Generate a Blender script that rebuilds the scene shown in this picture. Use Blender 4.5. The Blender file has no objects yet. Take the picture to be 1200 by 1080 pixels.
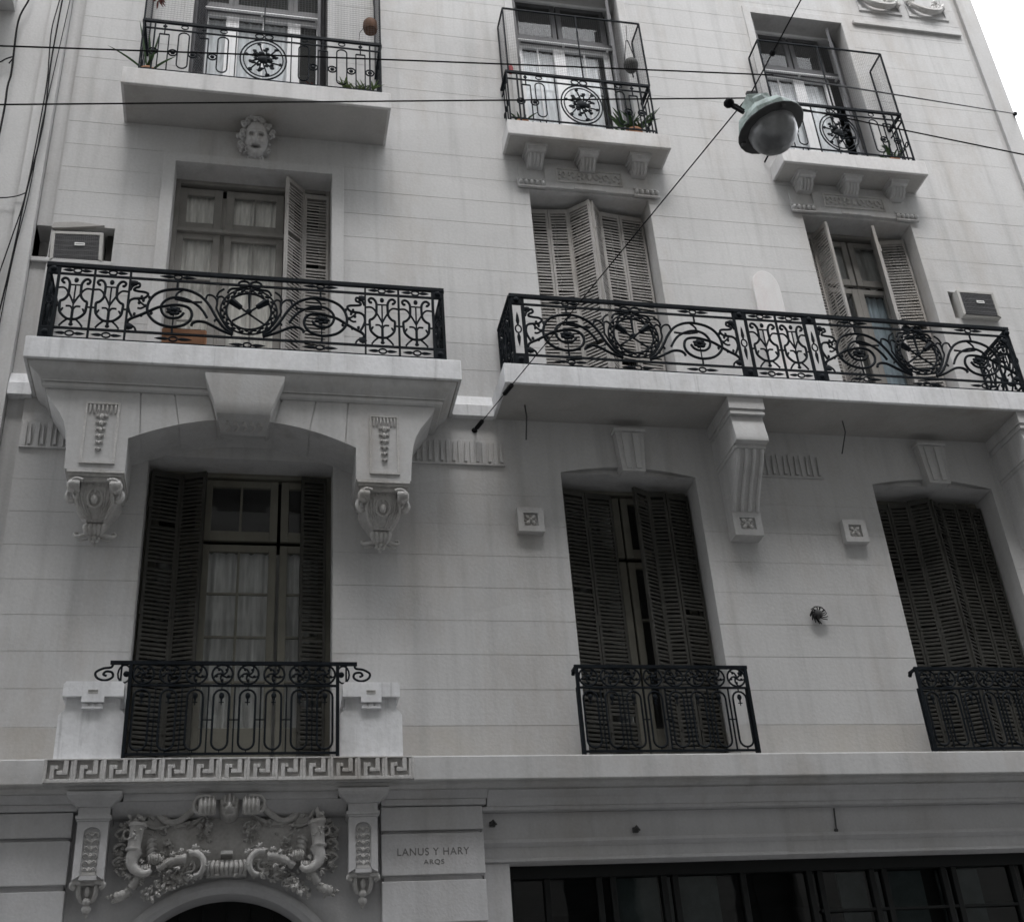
import bpy, bmesh, math, random
from mathutils import Vector, Matrix, noise
random.seed(7)
PI = math.pi
sc = bpy.context.scene
COL = sc.collection

# ------------------------------------------------------------------ materials
def _nodes(name):
    m = bpy.data.materials.new(name); m.use_nodes = True
    nt = m.node_tree; nt.nodes.clear()
    return m, nt, nt.nodes, nt.links

def surface(name, base, rough=0.8, var=0.10, scale=1.2, streak=0.0, stain=None, stain_amt=0.0, bump=0.15, bscale=60.0,
            metallic=0.0, spec=0.14, fine=0.04, dado=False, drips=0, patch=0):
    """plain painted / cast / wooden surface: blotches, optional vertical rain streaks and stains, fine bump"""
    m, nt, N, L = _nodes(name)
    out = N.new('ShaderNodeOutputMaterial'); bs = N.new('ShaderNodeBsdfPrincipled')
    L.new(bs.outputs[0], out.inputs[0])
    tc = N.new('ShaderNodeTexCoord')
    n1 = N.new('ShaderNodeTexNoise'); n1.inputs['Scale'].default_value = scale; n1.inputs['Detail'].default_value = 6; n1.inputs['Roughness'].default_value = .62
    L.new(tc.outputs['Object'], n1.inputs['Vector'])
    n2 = N.new('ShaderNodeTexNoise'); n2.inputs['Scale'].default_value = bscale; n2.inputs['Detail'].default_value = 4
    L.new(tc.outputs['Object'], n2.inputs['Vector'])
    def ramp(src, lo, hi, a, b):
        r = N.new('ShaderNodeMapRange'); r.inputs[1].default_value = lo; r.inputs[2].default_value = hi
        r.inputs[3].default_value = a; r.inputs[4].default_value = b
        L.new(src, r.inputs[0]); return r.outputs[0]
    def mul(a, b):
        x = N.new('ShaderNodeMath'); x.operation = 'MULTIPLY'
        for i, s in enumerate((a, b)):
            if isinstance(s, (int, float)): x.inputs[i].default_value = s
            else: L.new(s, x.inputs[i])
        return x.outputs[0]
    f = ramp(n1.outputs['Fac'], .3, .7, 1 - var, 1 + var)
    f = mul(f, ramp(n2.outputs['Fac'], .3, .7, 1 - fine, 1 + fine))
    if streak:
        mp = N.new('ShaderNodeMapping'); mp.inputs['Scale'].default_value = (4.5, 4.5, .22)
        L.new(tc.outputs['Object'], mp.inputs[0])
        n3 = N.new('ShaderNodeTexNoise'); n3.inputs['Scale'].default_value = 1.3; n3.inputs['Detail'].default_value = 5
        L.new(mp.outputs[0], n3.inputs['Vector'])
        f = mul(f, ramp(n3.outputs['Fac'], .52, .75, 1, 1 - streak))
    if drips:                                            # narrow soot runs
        mp = N.new('ShaderNodeMapping'); mp.inputs['Scale'].default_value = (17, 17, .9); mp.inputs['Location'].default_value = (1.3, .4, 2.2)
        L.new(tc.outputs['Object'], mp.inputs[0])
        n5 = N.new('ShaderNodeTexNoise'); n5.inputs['Scale'].default_value = 1.0; n5.inputs['Detail'].default_value = 5; n5.inputs['Roughness'].default_value = .65
        L.new(mp.outputs[0], n5.inputs['Vector'])
        f = mul(f, ramp(n5.outputs['Fac'], .56, .74, 1, 1 - drips))
        n6 = N.new('ShaderNodeTexNoise'); n6.inputs['Scale'].default_value = 14; n6.inputs['Detail'].default_value = 8; n6.inputs['Roughness'].default_value = .75
        L.new(tc.outputs['Object'], n6.inputs['Vector'])
        f = mul(f, ramp(n6.outputs['Fac'], .60, .70, 1, .86))
    if patch:                                            # repaired patches of slightly different tone
        mp = N.new('ShaderNodeMapping'); mp.inputs['Scale'].default_value = (.55, .55, 1.3)
        L.new(tc.outputs['Object'], mp.inputs[0])
        vo = N.new('ShaderNodeTexVoronoi'); vo.inputs['Scale'].default_value = 1.0; vo.inputs['Randomness'].default_value = 1
        wob = N.new('ShaderNodeMix'); wob.data_type = 'RGBA'; wob.blend_type = 'ADD'; wob.inputs[0].default_value = .16
        L.new(mp.outputs[0], wob.inputs[6]); L.new(n1.outputs['Color'], wob.inputs[7]); L.new(wob.outputs[2], vo.inputs['Vector'])
        sc_ = N.new('ShaderNodeSeparateColor'); L.new(vo.outputs['Color'], sc_.inputs[0])
        f = mul(f, ramp(sc_.outputs[0], 0, 1, 1 - patch, 1 + patch * .6))
    mix = N.new('ShaderNodeMix'); mix.data_type = 'RGBA'; mix.blend_type = 'MULTIPLY'; mix.inputs[0].default_value = 1
    mix.inputs[6].default_value = (*base, 1)
    cb = N.new('ShaderNodeCombineColor')
    for i in range(3): L.new(f, cb.inputs[i])
    L.new(cb.outputs[0], mix.inputs[7])
    colr = mix.outputs[2]
    if stain:
        mp = N.new('ShaderNodeMapping'); mp.inputs['Scale'].default_value = (1.6, 1.6, .5); mp.inputs['Location'].default_value = (3.1, 1.7, 8.2)
        L.new(tc.outputs['Object'], mp.inputs[0])
        n4 = N.new('ShaderNodeTexNoise'); n4.inputs['Scale'].default_value = .9; n4.inputs['Detail'].default_value = 7; n4.inputs['Roughness'].default_value = .7
        L.new(mp.outputs[0], n4.inputs['Vector'])
        m2 = N.new('ShaderNodeMix'); m2.data_type = 'RGBA'; m2.blend_type = 'MULTIPLY'
        L.new(ramp(n4.outputs['Fac'], .50, .72, 0, stain_amt), m2.inputs[0])
        L.new(colr, m2.inputs[6]); m2.inputs[7].default_value = (*stain, 1)
        colr = m2.outputs[2]
    if dado:
        sp = N.new('ShaderNodeSeparateXYZ'); L.new(tc.outputs['Object'], sp.inputs[0])
        k = mul(mul(ramp(sp.outputs[2], 4.935, 4.96, 1, 0), ramp(sp.outputs[2], 4.60, 4.61, 0, 1)), ramp(n1.outputs['Fac'], .38, .6, .05, 1.0))
        m3 = N.new('ShaderNodeMix'); m3.data_type = 'RGBA'; m3.blend_type = 'MULTIPLY'; L.new(k, m3.inputs[0]); L.new(colr, m3.inputs[6]); m3.inputs[7].default_value = (.85, .82, .775, 1); colr = m3.outputs[2]
    L.new(colr, bs.inputs['Base Color'])
    bs.inputs['Roughness'].default_value = rough; bs.inputs['Metallic'].default_value = metallic
    bs.inputs['Specular IOR Level'].default_value = spec
    if bump:
        bp = N.new('ShaderNodeBump'); bp.inputs['Strength'].default_value = bump; bp.inputs['Distance'].default_value = .01
        L.new(n2.outputs['Fac'], bp.inputs['Height']); L.new(bp.outputs[0], bs.inputs['Normal'])
    return m

def glassy(name, tint=(.95, .96, .955), ior=1.5, dirt=.06):
    """window pane: Fresnel mix of clear and mirror, with a film of dust"""
    m, nt, N, L = _nodes(name)
    out = N.new('ShaderNodeOutputMaterial')
    tr = N.new('ShaderNodeBsdfTransparent'); tr.inputs[0].default_value = (*tint, 1)
    gl = N.new('ShaderNodeBsdfGlossy'); gl.inputs['Roughness'].default_value = .015
    fr = N.new('ShaderNodeFresnel'); ge = N.new('ShaderNodeNewGeometry'); io = N.new('ShaderNodeMapRange')
    io.inputs[3].default_value = ior; io.inputs[4].default_value = 1 / ior; L.new(ge.outputs['Backfacing'], io.inputs[0]); L.new(io.outputs[0], fr.inputs[0])
    tc = N.new('ShaderNodeTexCoord'); nz = N.new('ShaderNodeTexNoise'); nz.inputs['Scale'].default_value = 1.7
    L.new(tc.outputs['Object'], nz.inputs['Vector'])
    bp = N.new('ShaderNodeBump'); bp.inputs['Strength'].default_value = .12; bp.inputs['Distance'].default_value = .02
    L.new(nz.outputs['Fac'], bp.inputs['Height']); L.new(bp.outputs[0], gl.inputs['Normal'])
    mx = N.new('ShaderNodeMixShader'); L.new(fr.outputs[0], mx.inputs[0]); L.new(tr.outputs[0], mx.inputs[1]); L.new(gl.outputs[0], mx.inputs[2])
    df = N.new('ShaderNodeBsdfDiffuse'); df.inputs[0].default_value = (.35, .36, .36, 1)
    mx2 = N.new('ShaderNodeMixShader'); mx2.inputs[0].default_value = dirt
    L.new(mx.outputs[0], mx2.inputs[1]); L.new(df.outputs[0], mx2.inputs[2])
    L.new(mx2.outputs[0], out.inputs[0])
    return m

def lace(name, base, clear=.15):
    m, nt, N, L = _nodes(name)
    out = N.new('ShaderNodeOutputMaterial')
    df = N.new('ShaderNodeBsdfDiffuse'); tl = N.new('ShaderNodeBsdfTranslucent'); tr = N.new('ShaderNodeBsdfTransparent')
    tc = N.new('ShaderNodeTexCoord'); mp = N.new('ShaderNodeMapping'); mp.inputs['Scale'].default_value = (26, 1, 3)
    L.new(tc.outputs['Object'], mp.inputs[0])
    nz = N.new('ShaderNodeTexNoise'); nz.inputs['Scale'].default_value = 1.6; nz.inputs['Detail'].default_value = 4; L.new(mp.outputs[0], nz.inputs['Vector'])
    mr = N.new('ShaderNodeMapRange'); mr.inputs[1].default_value = .3; mr.inputs[2].default_value = .7; mr.inputs[3].default_value = .72; mr.inputs[4].default_value = 1.1
    L.new(nz.outputs['Fac'], mr.inputs[0])
    mc = N.new('ShaderNodeMix'); mc.data_type = 'RGBA'; mc.blend_type = 'MULTIPLY'; mc.inputs[0].default_value = 1; mc.inputs[6].default_value = (*base, 1)
    cb = N.new('ShaderNodeCombineColor')
    for i in range(3): L.new(mr.outputs[0], cb.inputs[i])
    L.new(cb.outputs[0], mc.inputs[7]); L.new(mc.outputs[2], df.inputs[0]); L.new(mc.outputs[2], tl.inputs[0])
    a = N.new('ShaderNodeMixShader'); a.inputs[0].default_value = .08; L.new(df.outputs[0], a.inputs[1]); L.new(tl.outputs[0], a.inputs[2])
    b = N.new('ShaderNodeMixShader'); b.inputs[0].default_value = clear; L.new(a.outputs[0], b.inputs[1]); L.new(tr.outputs[0], b.inputs[2])
    L.new(b.outputs[0], out.inputs[0])
    return m

STUCCO = surface('wall_plaster', (.538, .533, .529), .9, .075, .7, .18, (.81, .765, .72), .7, .16, 34, fine=.04, dado=True, drips=.08, patch=.035)
TRIM = surface('white_trim_paint', (.74, .74, .75), .75, .08, 2.2, .16, (.66, .64, .60), .6, .2, 30, fine=.05, drips=.30)
SLABP = surface('slab_plaster', (.60, .59, .585), .85, .08, 2.2, .14, (.72, .68, .62), .6, .2, 32, fine=.04, drips=.16)
SOFFIT = surface('dark_soffit_plaster', (.40, .39, .375), .9, .12, 1.5, 0, (.72, .67, .6), .6, .2, 40)  # darker than the slabs, for the thin sheets on their undersides
STONE = surface('moulded_plaster', (.52, .508, .495), .85, .12, 6, 0.0, (.55, .51, .46), .75, .35, 40, fine=.10)
GROUNDST = surface('ground_floor_plaster', (.56, .555, .56), .85, .08, 1.1, .14, (.72, .68, .62), .5, .22, 45)
IRON = surface('black_iron', (.010, .0125, .0155), .6, .3, 6, 0, None, 0, .25, 90, spec=.05)
DKWOOD = surface('dark_brown_shutter_paint', (.053, .052, .047), .62, .26, 3, .2, (.62, .56, .48), .5, .2, 80)
GRWOOD = surface('grey_shutter_paint', (.38, .365, .35), .62, .12, 3, .15, (.7, .62, .52), .5, .2, 80)
CASEMENT = surface('grey_beige_window_paint', (.25, .24, .225), .55, .12, 4, .1, None, 0, .12, 80)
OLIVEWOOD = surface('weathered_olive_window_paint', (.17, .165, .14), .6, .15, 4, .12, (.6, .5, .4), .4, .15, 80)
WHITEWOOD = surface('white_door_paint', (.76, .76, .77), .45, .05, 4, .06, None, 0, .06, 80)
CHARWOOD = surface('charcoal_window_paint', (.10, .10, .105), .5, .15, 4, .1, None, 0, .1, 80)
ROOM = surface('unlit_room_dark', (.05, .048, .045), .95, .2, 2, 0, None, 0, 0, 20)  # near-black: the dimness of unlit interiors is put into the colour
SHOPFRAME = surface('black_shopfront_metal', (.008, .009, .009), .5, .2, 5, 0, None, 0, .05, 60, spec=.25)
PANE = glassy('window_glass')
SHOPGLASS = glassy('shop_glass', (.45, .5, .5), 1.5, .006)
LACE = lace('lace_curtain', (.88, .85, .81), .03)
LACEW = lace('white_net_curtain', (.88, .90, .94), .03)
BLUECLOTH = lace('blue_grey_curtain', (.42, .50, .56), .02)
GREYLACE = lace('grey_lace_curtain', (.60, .60, .59), .05)
NET = surface('wire_net_grey', (.16, .16, .165), .6, .1, 4, 0, None, 0, 0, 40)
ACWHITE = surface('air_conditioner_case', (.44, .43, .41), .5, .08, 5, .15, (.7, .6, .5), .4, .05, 60)
ACGRILLE = surface('air_conditioner_grille', (.10, .10, .103), .55, .15, 8, 0, None, 0, .1, 60)
PLATE = surface('white_plate', (.80, .80, .78), .5, .04, 8, 0, None, 0, 0, 60)
TERRA = surface('terracotta_clay', (.42, .22, .13), .8, .15, 8, .1, None, 0, .15, 60)
LEAF = surface('dark_green_leaf', (.045, .085, .035), .5, .3, 9, 0, None, 0, .05, 40)
LEAF2 = surface('pale_green_leaf', (.13, .19, .08), .55, .3, 9, 0, None, 0, .05, 40)
REDLEAF = surface('dull_red_leaf', (.16, .045, .035), .6, .3, 9, 0, None, 0, .05, 40)
WICKER = surface('brown_wicker', (.10, .055, .035), .8, .3, 14, 0, None, 0, .4, 90)
CABLE = surface('black_cable_rubber', (.010, .010, .011), .7, .2, 8, 0, None, 0, 0, 60, spec=.08)
LAMPGREEN = surface('faded_green_enamel', (.46, .535, .505), .55, .5, 12, .2, (.55, .5, .42), .5, .08, 60)
LAMPDARK = surface('lamp_rim_metal', (.085, .085, .085), .5, .2, 8, 0, None, 0, .05, 60)
NEIGH = surface('neighbour_plaster', (.55, .545, .54), .88, .06, .8, .12, (.75, .72, .68), .5, .25, 40)
OPPW = surface('opposite_facade_plaster', (.29, .285, .27), .85, .1, .5, .1, (.7, .65, .6), .5, .1, 30)
ASPH = surface('asphalt', (.05, .05, .052), .9, .15, 1.5, 0, None, 0, .4, 40)
PAVE = surface('pavement_tiles', (.22, .217, .21), .85, .12, 2.5, 0, None, 0, .2, 30)
LETTER = surface('engraved_letter_shade', (.21, .205, .20), .9, .1, 8, 0, None, 0, 0, 60)
BOARDW = surface('white_board', (.62, .61, .605), .6, .04, 4, .05, (.85, .7, .68), .5, .05, 50)

def dome_mat():
    m, nt, N, L = _nodes('lamp_dome_glass')
    out = N.new('ShaderNodeOutputMaterial'); bs = N.new('ShaderNodeBsdfPrincipled'); L.new(bs.outputs[0], out.inputs[0])
    tc = N.new('ShaderNodeTexCoord'); nz = N.new('ShaderNodeTexNoise'); nz.inputs['Scale'].default_value = 7; nz.inputs['Detail'].default_value = 6
    L.new(tc.outputs['Object'], nz.inputs['Vector'])
    cr = N.new('ShaderNodeValToRGB'); cr.color_ramp.elements[0].color = (.13, .132, .135, 1); cr.color_ramp.elements[1].color = (.36, .365, .37, 1)
    cr.color_ramp.elements[0].position = .35; cr.color_ramp.elements[1].position = .7
    L.new(nz.outputs['Fac'], cr.inputs[0]); L.new(cr.outputs[0], bs.inputs['Base Color'])
    bs.inputs['Roughness'].default_value = .28; bs.inputs['Specular IOR Level'].default_value = .7
    return m
DOME = dome_mat()

# ------------------------------------------------------------------ mesh builder
def spline(pts, n=6):
    """Catmull-Rom through 2D/3D points"""
    P = [Vector(p) for p in pts]
    if len(P) < 3: return P
    out = []
    for i in range(len(P) - 1):
        p0 = P[max(i - 1, 0)]; p1 = P[i]; p2 = P[i + 1]; p3 = P[min(i + 2, len(P) - 1)]
        for k in range(n):
            t = k / n
            out.append(.5 * ((2 * p1) + (p2 - p0) * t + (2 * p0 - 5 * p1 + 4 * p2 - p3) * t * t + (3 * p1 - p0 - 3 * p2 + p3) * t ** 3))
    out.append(P[-1]); return out

class MB:
    def __init__(s): s.v = []; s.f = []
    def add(s, vs, fs):
        o = len(s.v); s.v += [tuple(p) for p in vs]; s.f += [tuple(i + o for i in f) for f in fs]
    def box(s, x0, x1, y0, y1, z0, z1):
        if x0 > x1: x0, x1 = x1, x0
        if y0 > y1: y0, y1 = y1, y0
        if z0 > z1: z0, z1 = z1, z0
        s.add([(x0, y0, z0), (x1, y0, z0), (x1, y1, z0), (x0, y1, z0), (x0, y0, z1), (x1, y0, z1), (x1, y1, z1), (x0, y1, z1)],
              [(0, 3, 2, 1), (4, 5, 6, 7), (0, 1, 5, 4), (1, 2, 6, 5), (2, 3, 7, 6), (3, 0, 4, 7)])
    def quad(s, a, b, c, d): s.add([a, b, c, d], [(0, 1, 2, 3)])
    def prism(s, poly, a0, a1, plane='xz'):
        n = len(poly)
        def P(p, a):
            return (p[0], a, p[1]) if plane == 'xz' else ((a, p[0], p[1]) if plane == 'yz' else (p[0], p[1], a))
        s.add([P(p, a0) for p in poly] + [P(p, a1) for p in poly],
              [tuple(range(n))[::-1], tuple(range(n, 2 * n))] + [(i, (i + 1) % n, n + (i + 1) % n, n + i) for i in range(n)])
    def rim(s, x0, x1, z0, z1, t, y0, y1):
        """rectangular frame of width t, four butted bars"""
        s.box(x0, x1, y0, y1, z0, z0 + t); s.box(x0, x1, y0, y1, z1 - t, z1); s.box(x0, x0 + t, y0, y1, z0 + t, z1 - t); s.box(x1 - t, x1, y0, y1, z0 + t, z1 - t)
    def tube(s, pts, r, n=5, closed=False, r1=None, flat=None):
        P = [Vector(p) for p in pts]
        if len(P) < 2: return
        m = len(P); rings = []
        up = None
        for i, p in enumerate(P):
            if closed: t = P[(i + 1) % m] - P[i - 1]
            else: t = P[min(i + 1, m - 1)] - P[max(i - 1, 0)]
            if t.length < 1e-9: t = Vector((0, 0, 1))
            t.normalize()
            if up is None:
                up = Vector((0, 1, 0)) if abs(t.y) < .8 else Vector((0, 0, 1))
            a = (up - t * up.dot(t))
            if a.length < 1e-6: a = t.orthogonal()
            a.normalize(); up = a; b = t.cross(a)
            q = i / max(m - 1, 1)
            if callable(r): rr = r(q)
            else: rr = r if r1 is None else r + (r1 - r) * q
            fa = flat or 1.0
            rings.append([p + (a * math.cos(2 * PI * k / n + PI / n) * fa + b * math.sin(2 * PI * k / n + PI / n)) * rr for k in range(n)])
        vs = [v for R in rings for v in R]; fs = []
        for i in range(m if closed else m - 1):
            j = (i + 1) % m
            for k in range(n):
                fs.append((i * n + k, i * n + (k + 1) % n, j * n + (k + 1) % n, j * n + k))
        if not closed:
            fs.append(tuple(range(n))[::-1]); fs.append(tuple((m - 1) * n + k for k in range(n)))
        s.add(vs, fs)
    def ball(s, c, r, seg=8, rng=5, jit=0.0, rot=None):
        if isinstance(r, (int, float)): r = (r, r, r)
        vs = []; fs = []
        for i in range(rng + 1):
            th = PI * i / rng
            for k in range(seg):
                ph = 2 * PI * k / seg
                d = Vector((math.sin(th) * math.cos(ph) * r[0], math.sin(th) * math.sin(ph) * r[1], math.cos(th) * r[2]))
                if jit and 0 < i < rng: d *= 1 + random.uniform(-jit, jit)
                if rot: d = rot @ d
                vs.append(Vector(c) + d)
        for i in range(rng):
            for k in range(seg):
                fs.append((i * seg + k, (i + 1) * seg + k, (i + 1) * seg + (k + 1) % seg, i * seg + (k + 1) % seg))
        s.add(vs, fs)
    def lathe(s, prof, c=(0, 0, 0), M=None, seg=16, sx=1, sy=1):
        vs = []; fs = []; n = len(prof)
        for (r, z) in prof:
            for k in range(seg):
                a = 2 * PI * k / seg
                v = Vector((r * math.cos(a) * sx, r * math.sin(a) * sy, z))
                if M: v = M @ v
                vs.append(v + Vector(c))
        for i in range(n - 1):
            for k in range(seg):
                fs.append((i * seg + k, i * seg + (k + 1) % seg, (i + 1) * seg + (k + 1) % seg, (i + 1) * seg + k))
        fs.append(tuple(range(seg))[::-1]); fs.append(tuple((n - 1) * seg + k for k in range(seg)))
        s.add(vs, fs)
    def relief(s, x0, x1, z0, z1, y, fn, nx=40, nz=40):
        """raised relief on a wall facing -Y; fn(u,v) with u,v in [-1,1] gives the height in metres; cells of zero height are left out"""
        idx = {}; vs = []; fs = []
        H = [[max(0., fn(-1 + 2 * i / nx, -1 + 2 * j / nz)) for i in range(nx + 1)] for j in range(nz + 1)]
        def vid(i, j):
            if (i, j) not in idx:
                idx[(i, j)] = len(vs); vs.append((x0 + (x1 - x0) * i / nx, y - H[j][i], z0 + (z1 - z0) * j / nz))
            return idx[(i, j)]
        for j in range(nz):
            for i in range(nx):
                if max(H[j][i], H[j][i + 1], H[j + 1][i], H[j + 1][i + 1]) > 0:
                    fs.append((vid(i, j), vid(i + 1, j), vid(i + 1, j + 1), vid(i, j + 1)))
        s.add(vs, fs)
    def build(s, name, m, parent=None, bevel=0, seg=2, smooth=35, recalc=True, loc=None):
        me = bpy.data.meshes.new(name)
        me.from_pydata(s.v, [], s.f)
        if recalc or bevel:
            bm = bmesh.new(); bm.from_mesh(me)
            if recalc: bmesh.ops.recalc_face_normals(bm, faces=bm.faces)
            if bevel:
                es = [e for e in bm.edges if len(e.link_faces) == 2 and e.calc_face_angle(0) > .5]
                bmesh.ops.bevel(bm, geom=es, offset=bevel, segments=seg, profile=.6, affect='EDGES', clamp_overlap=True)
            bm.to_mesh(me); bm.free()
        me.materials.append(m)
        if smooth is None: me.shade_flat()
        else:
            me.shade_smooth(); me.set_sharp_from_angle(angle=math.radians(min(smooth, 6) if bevel else smooth))
        o = bpy.data.objects.new(name, me); COL.objects.link(o)
        if parent: o.parent = parent
        if loc: o.location = loc
        return o

def tag(o, label=None, cat=None, group=None, kind=None):
    if label: o['label'] = label
    if cat: o['category'] = cat
    if group: o['group'] = group
    if kind: o['kind'] = kind
    return o
def thing(name, label, cat, loc=(0, 0, 0), group=None):
    o = bpy.data.objects.new(name, None); COL.objects.link(o); o.location = loc; o.empty_display_size = .2
    return tag(o, label, cat, group)
def lab(o, t): o['label'] = t; return o

# ------------------------------------------------------------------ setting
g = MB(); g.quad((-120, -120, -.15), (120, -120, -.15), (120, 120, -.15), (-120, 120, -.15)); tag(g.build('ground', ASPH, recalc=False), kind='structure')
g = MB(); g.quad((-60, -8.2, -.146), (60, -8.2, -.146), (60, -2.4, -.146), (-60, -2.4, -.146)); tag(g.build('road', ASPH, recalc=False), kind='structure')
g = MB(); g.box(-60, 60, -2.4, .3, -.3, 0); tag(g.build('pavement', PAVE, bevel=.02), kind='structure')
g = MB(); g.box(-60, 60, -10.6, -8.2, -.3, 0); tag(g.build('pavement', PAVE, bevel=.02), kind='structure')

# ------------------------------------------------------------------ the apartment building
B = thing('apartment_building', 'pale grey plastered apartment building with black iron balconies and shuttered tall windows', 'building')

# openings: (x0, x1, z0, z1)
A1 = (-.97, .69, 4.60, 7.49); B1 = (2.88, 4.26, 4.60, 7.48); C1 = (6.17, 7.53, 4.60, 7.48)
A2 = (-.97, .66, 8.29, 11.08); B2 = (2.85, 4.25, 8.29, 11.14); C2 = (6.13, 7.52, 8.29, 11.11)
A3 = (-.93, .60, 11.86, 14.72); B3 = (2.87, 4.25, 11.86, 14.66); C3 = (6.09, 7.38, 11.84, 14.58)
ACL = (-2.09, -1.50, 9.69, 10.12); ACR = (7.735, 8.27, 9.73, 10.11)
OPEN = [A1, B1, C1, A2, B2, C2, A3, B3, C3, ACL, ACR]
CRES = [(B1[0], B1[1]), (C1[0], C1[1])]          # shallow arched recesses over these two
ZT = 18.5; XL = -2.10; XR = 9.20

def plaster_wall(name, mat, x0, x1, z0, z1, openings, grooves, y=0.0, gd=.0048, gw=.0055, extra_x=(), reveal=.34, parent=B):
    m = MB()
    ops = [o for o in openings if o[0] < x1 and o[1] > x0 and o[2] < z1 and o[3] > z0]
    xs = sorted({x0, x1, *[min(max(o[0], x0), x1) for o in ops], *[min(max(o[1], x0), x1) for o in ops], *extra_x})
    zs = {z0, z1, *[min(max(o[2], z0), z1) for o in ops], *[min(max(o[3], z0), z1) for o in ops]}
    gr = []
    for gz in grooves:
        a, b = gz - gw / 2, gz + gw / 2
        if a <= z0 or b >= z1: continue
        if any(abs(e - gz) < .03 for e in zs): continue
        gr.append((a, b)); zs.add(a); zs.add(b)
    zs = sorted(zs); gset = {(round(a, 5), round(b, 5)) for a, b in gr}
    for i in range(len(xs) - 1):
        xa, xb = xs[i], xs[i + 1]; xm = (xa + xb) / 2
        for j in range(len(zs) - 1):
            za, zb = zs[j], zs[j + 1]; zm = (za + zb) / 2
            if any(o[0] < xm < o[1] and o[2] < zm < o[3] for o in ops): continue
            if (round(za, 5), round(zb, 5)) in gset:
                yy = y + gd * random.uniform(.25, 1.0)
                m.quad((xa, yy, za), (xb, yy, za), (xb, yy, zb), (xa, yy, zb))
                m.quad((xa, y, za), (xb, y, za), (xb, yy, za), (xa, yy, za))
                m.quad((xa, yy, zb), (xb, yy, zb), (xb, y, zb), (xa, y, zb))
            else:
                m.quad((xa, y, za), (xb, y, za), (xb, y, zb), (xa, y, zb))
    for (a, b, c, d) in ops:
        if d - c < .2 and b - a > 1: continue          # arched recess, closed separately
        r = reveal
        m.quad((a, y, c), (a, y, d), (a, y + r, d), (a, y + r, c)); m.quad((b, y, d), (b, y, c), (b, y + r, c), (b, y + r, d))
        m.quad((a, y, d), (b, y, d), (b, y + r, d), (a, y + r, d)); m.quad((a, y, c), (a, y + r, c), (b, y + r, c), (b, y, c))
    return m

groove_z = [4.95 + .322 * k for k in range(8)] + [8.63 + .3247 * k for k in range(27)]
cres_boxes = [(c[0], c[1], 7.48, 7.60) for c in CRES]
w = plaster_wall('wall', STUCCO, XL, XR, 4.42, ZT, OPEN + cres_boxes, groove_z)
# remove reveal depth of the crescent boxes by filling them: front face cut by an arc, with a shallow recessed crescent below it
for (a, b) in CRES:
    n = 16; arc = [(a + (b - a) * i / n, 7.482 + .085 * math.sin(PI * i / n) ** .9) for i in range(n + 1)]
    for i in range(n):
        (xa, za), (xb, zb) = arc[i], arc[i + 1]
        w.quad((xa, 0, za), (xb, 0, zb), (xb, 0, 7.60), (xa, 0, 7.60))
        w.quad((xa, 0, za), (xa, .055, za), (xb, .055, zb), (xb, 0, zb))
        w.quad((xa, .055, 7.48), (xb, .055, 7.48), (xb, .055, zb), (xa, .055, za))
wall = w.build('wall', STUCCO, B, recalc=False, smooth=None)
# body behind the facade (floors, party walls, roof) so that nothing shines through
m = MB(); m.box(XL, XR + .35, 2.4, 12, -.2, ZT); m.box(XL, XL + .2, .36, 2.4, -.2, ZT); m.box(XR + .1, XR + .35, .36, 2.4, -.2, ZT); m.box(XL, XR + .35, .36, 2.4, ZT - .2, ZT)
for z in (4.2, 7.95, 11.7, 14.95): m.box(XL + .2, XR + .1, .36, 2.4, z, z + .25)
m.build('rear_block', ROOM, B)
# pilaster strips at both ends
m = MB(); m.box(-2.25, -2.101, .03, .4, 4.42, 9.71); m.box(-2.25, -2.101, .03, .4, 10.12, ZT); m.box(-2.25, -2.101, .30, .4, 9.71, 10.12); m.build('pilaster_strip', STUCCO, B)
m = MB(); m.box(9.201, 9.30, .05, .4, 4.42, ZT); m.box(9.30, 9.55, .0, 12, 4.42, ZT); m.build('pilaster_strip', STUCCO, B)
m = MB(); m.box(9.2, 9.55, .05, .4, -.2, 4.42); m.build('pilaster_strip', GROUNDST, B)

def frame_band(name, o, t, y, zlow, parent=B, mat=STUCCO, tt=None):
    m = MB(); tt = tt or t
    a, b, c, d = o
    m.prism([(a - t, zlow), (a - t, d + tt), (b + t, d + tt), (b + t, zlow), (b, zlow), (b, d), (a, d), (a, zlow)], y, .0)
    return m.build(name, mat, parent, bevel=.006)
frame_band('window_surround', A2, .125, -.035, 8.3, tt=.12)
frame_band('window_surround', C3, .10, -.02, 11.9, tt=.12)
frame_band('window_surround', B3, .10, -.02, 11.9, tt=.12)
frame_band('window_surround', A3, .10, -.02, 11.9, tt=.12)

# relief panels with swags high on the right
m = MB()
m.box(7.56, 9.16, -.04, -.0, 14.60, 14.66); m.build('moulded_fillet', STUCCO, B, bevel=.005)
for k, (a, b) in enumerate(((7.72, 8.36), (8.46, 9.06))):
    p = MB()
    p.rim(a, b, 14.9, 15.9, .04, -.02, 0)
    pp = p.build('swag_panel', STUCCO, B)
    s = MB(); s.tube(spline([(a + .02, -.03, 15.2), (a + .14, -.06, 15.04), ((a + b) / 2, -.07, 14.98), (b - .14, -.06, 15.03), (b - .02, -.03, 15.2)], 8), lambda q: .018 + .03 * math.sin(PI * q), 8)
    for q in range(14):
        s.ball((b - .12 + random.uniform(-.1, .07), -.05, 15.08 + random.uniform(-.05, .12)), random.uniform(.025, .045), 7, 4, .2)
        s.ball((a + .08 + random.uniform(-.07, .06), -.05, 15.12 + random.uniform(-.05, .1)), random.uniform(.018, .032), 7, 4, .2)
    s.build('swag', STONE, pp)

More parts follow.
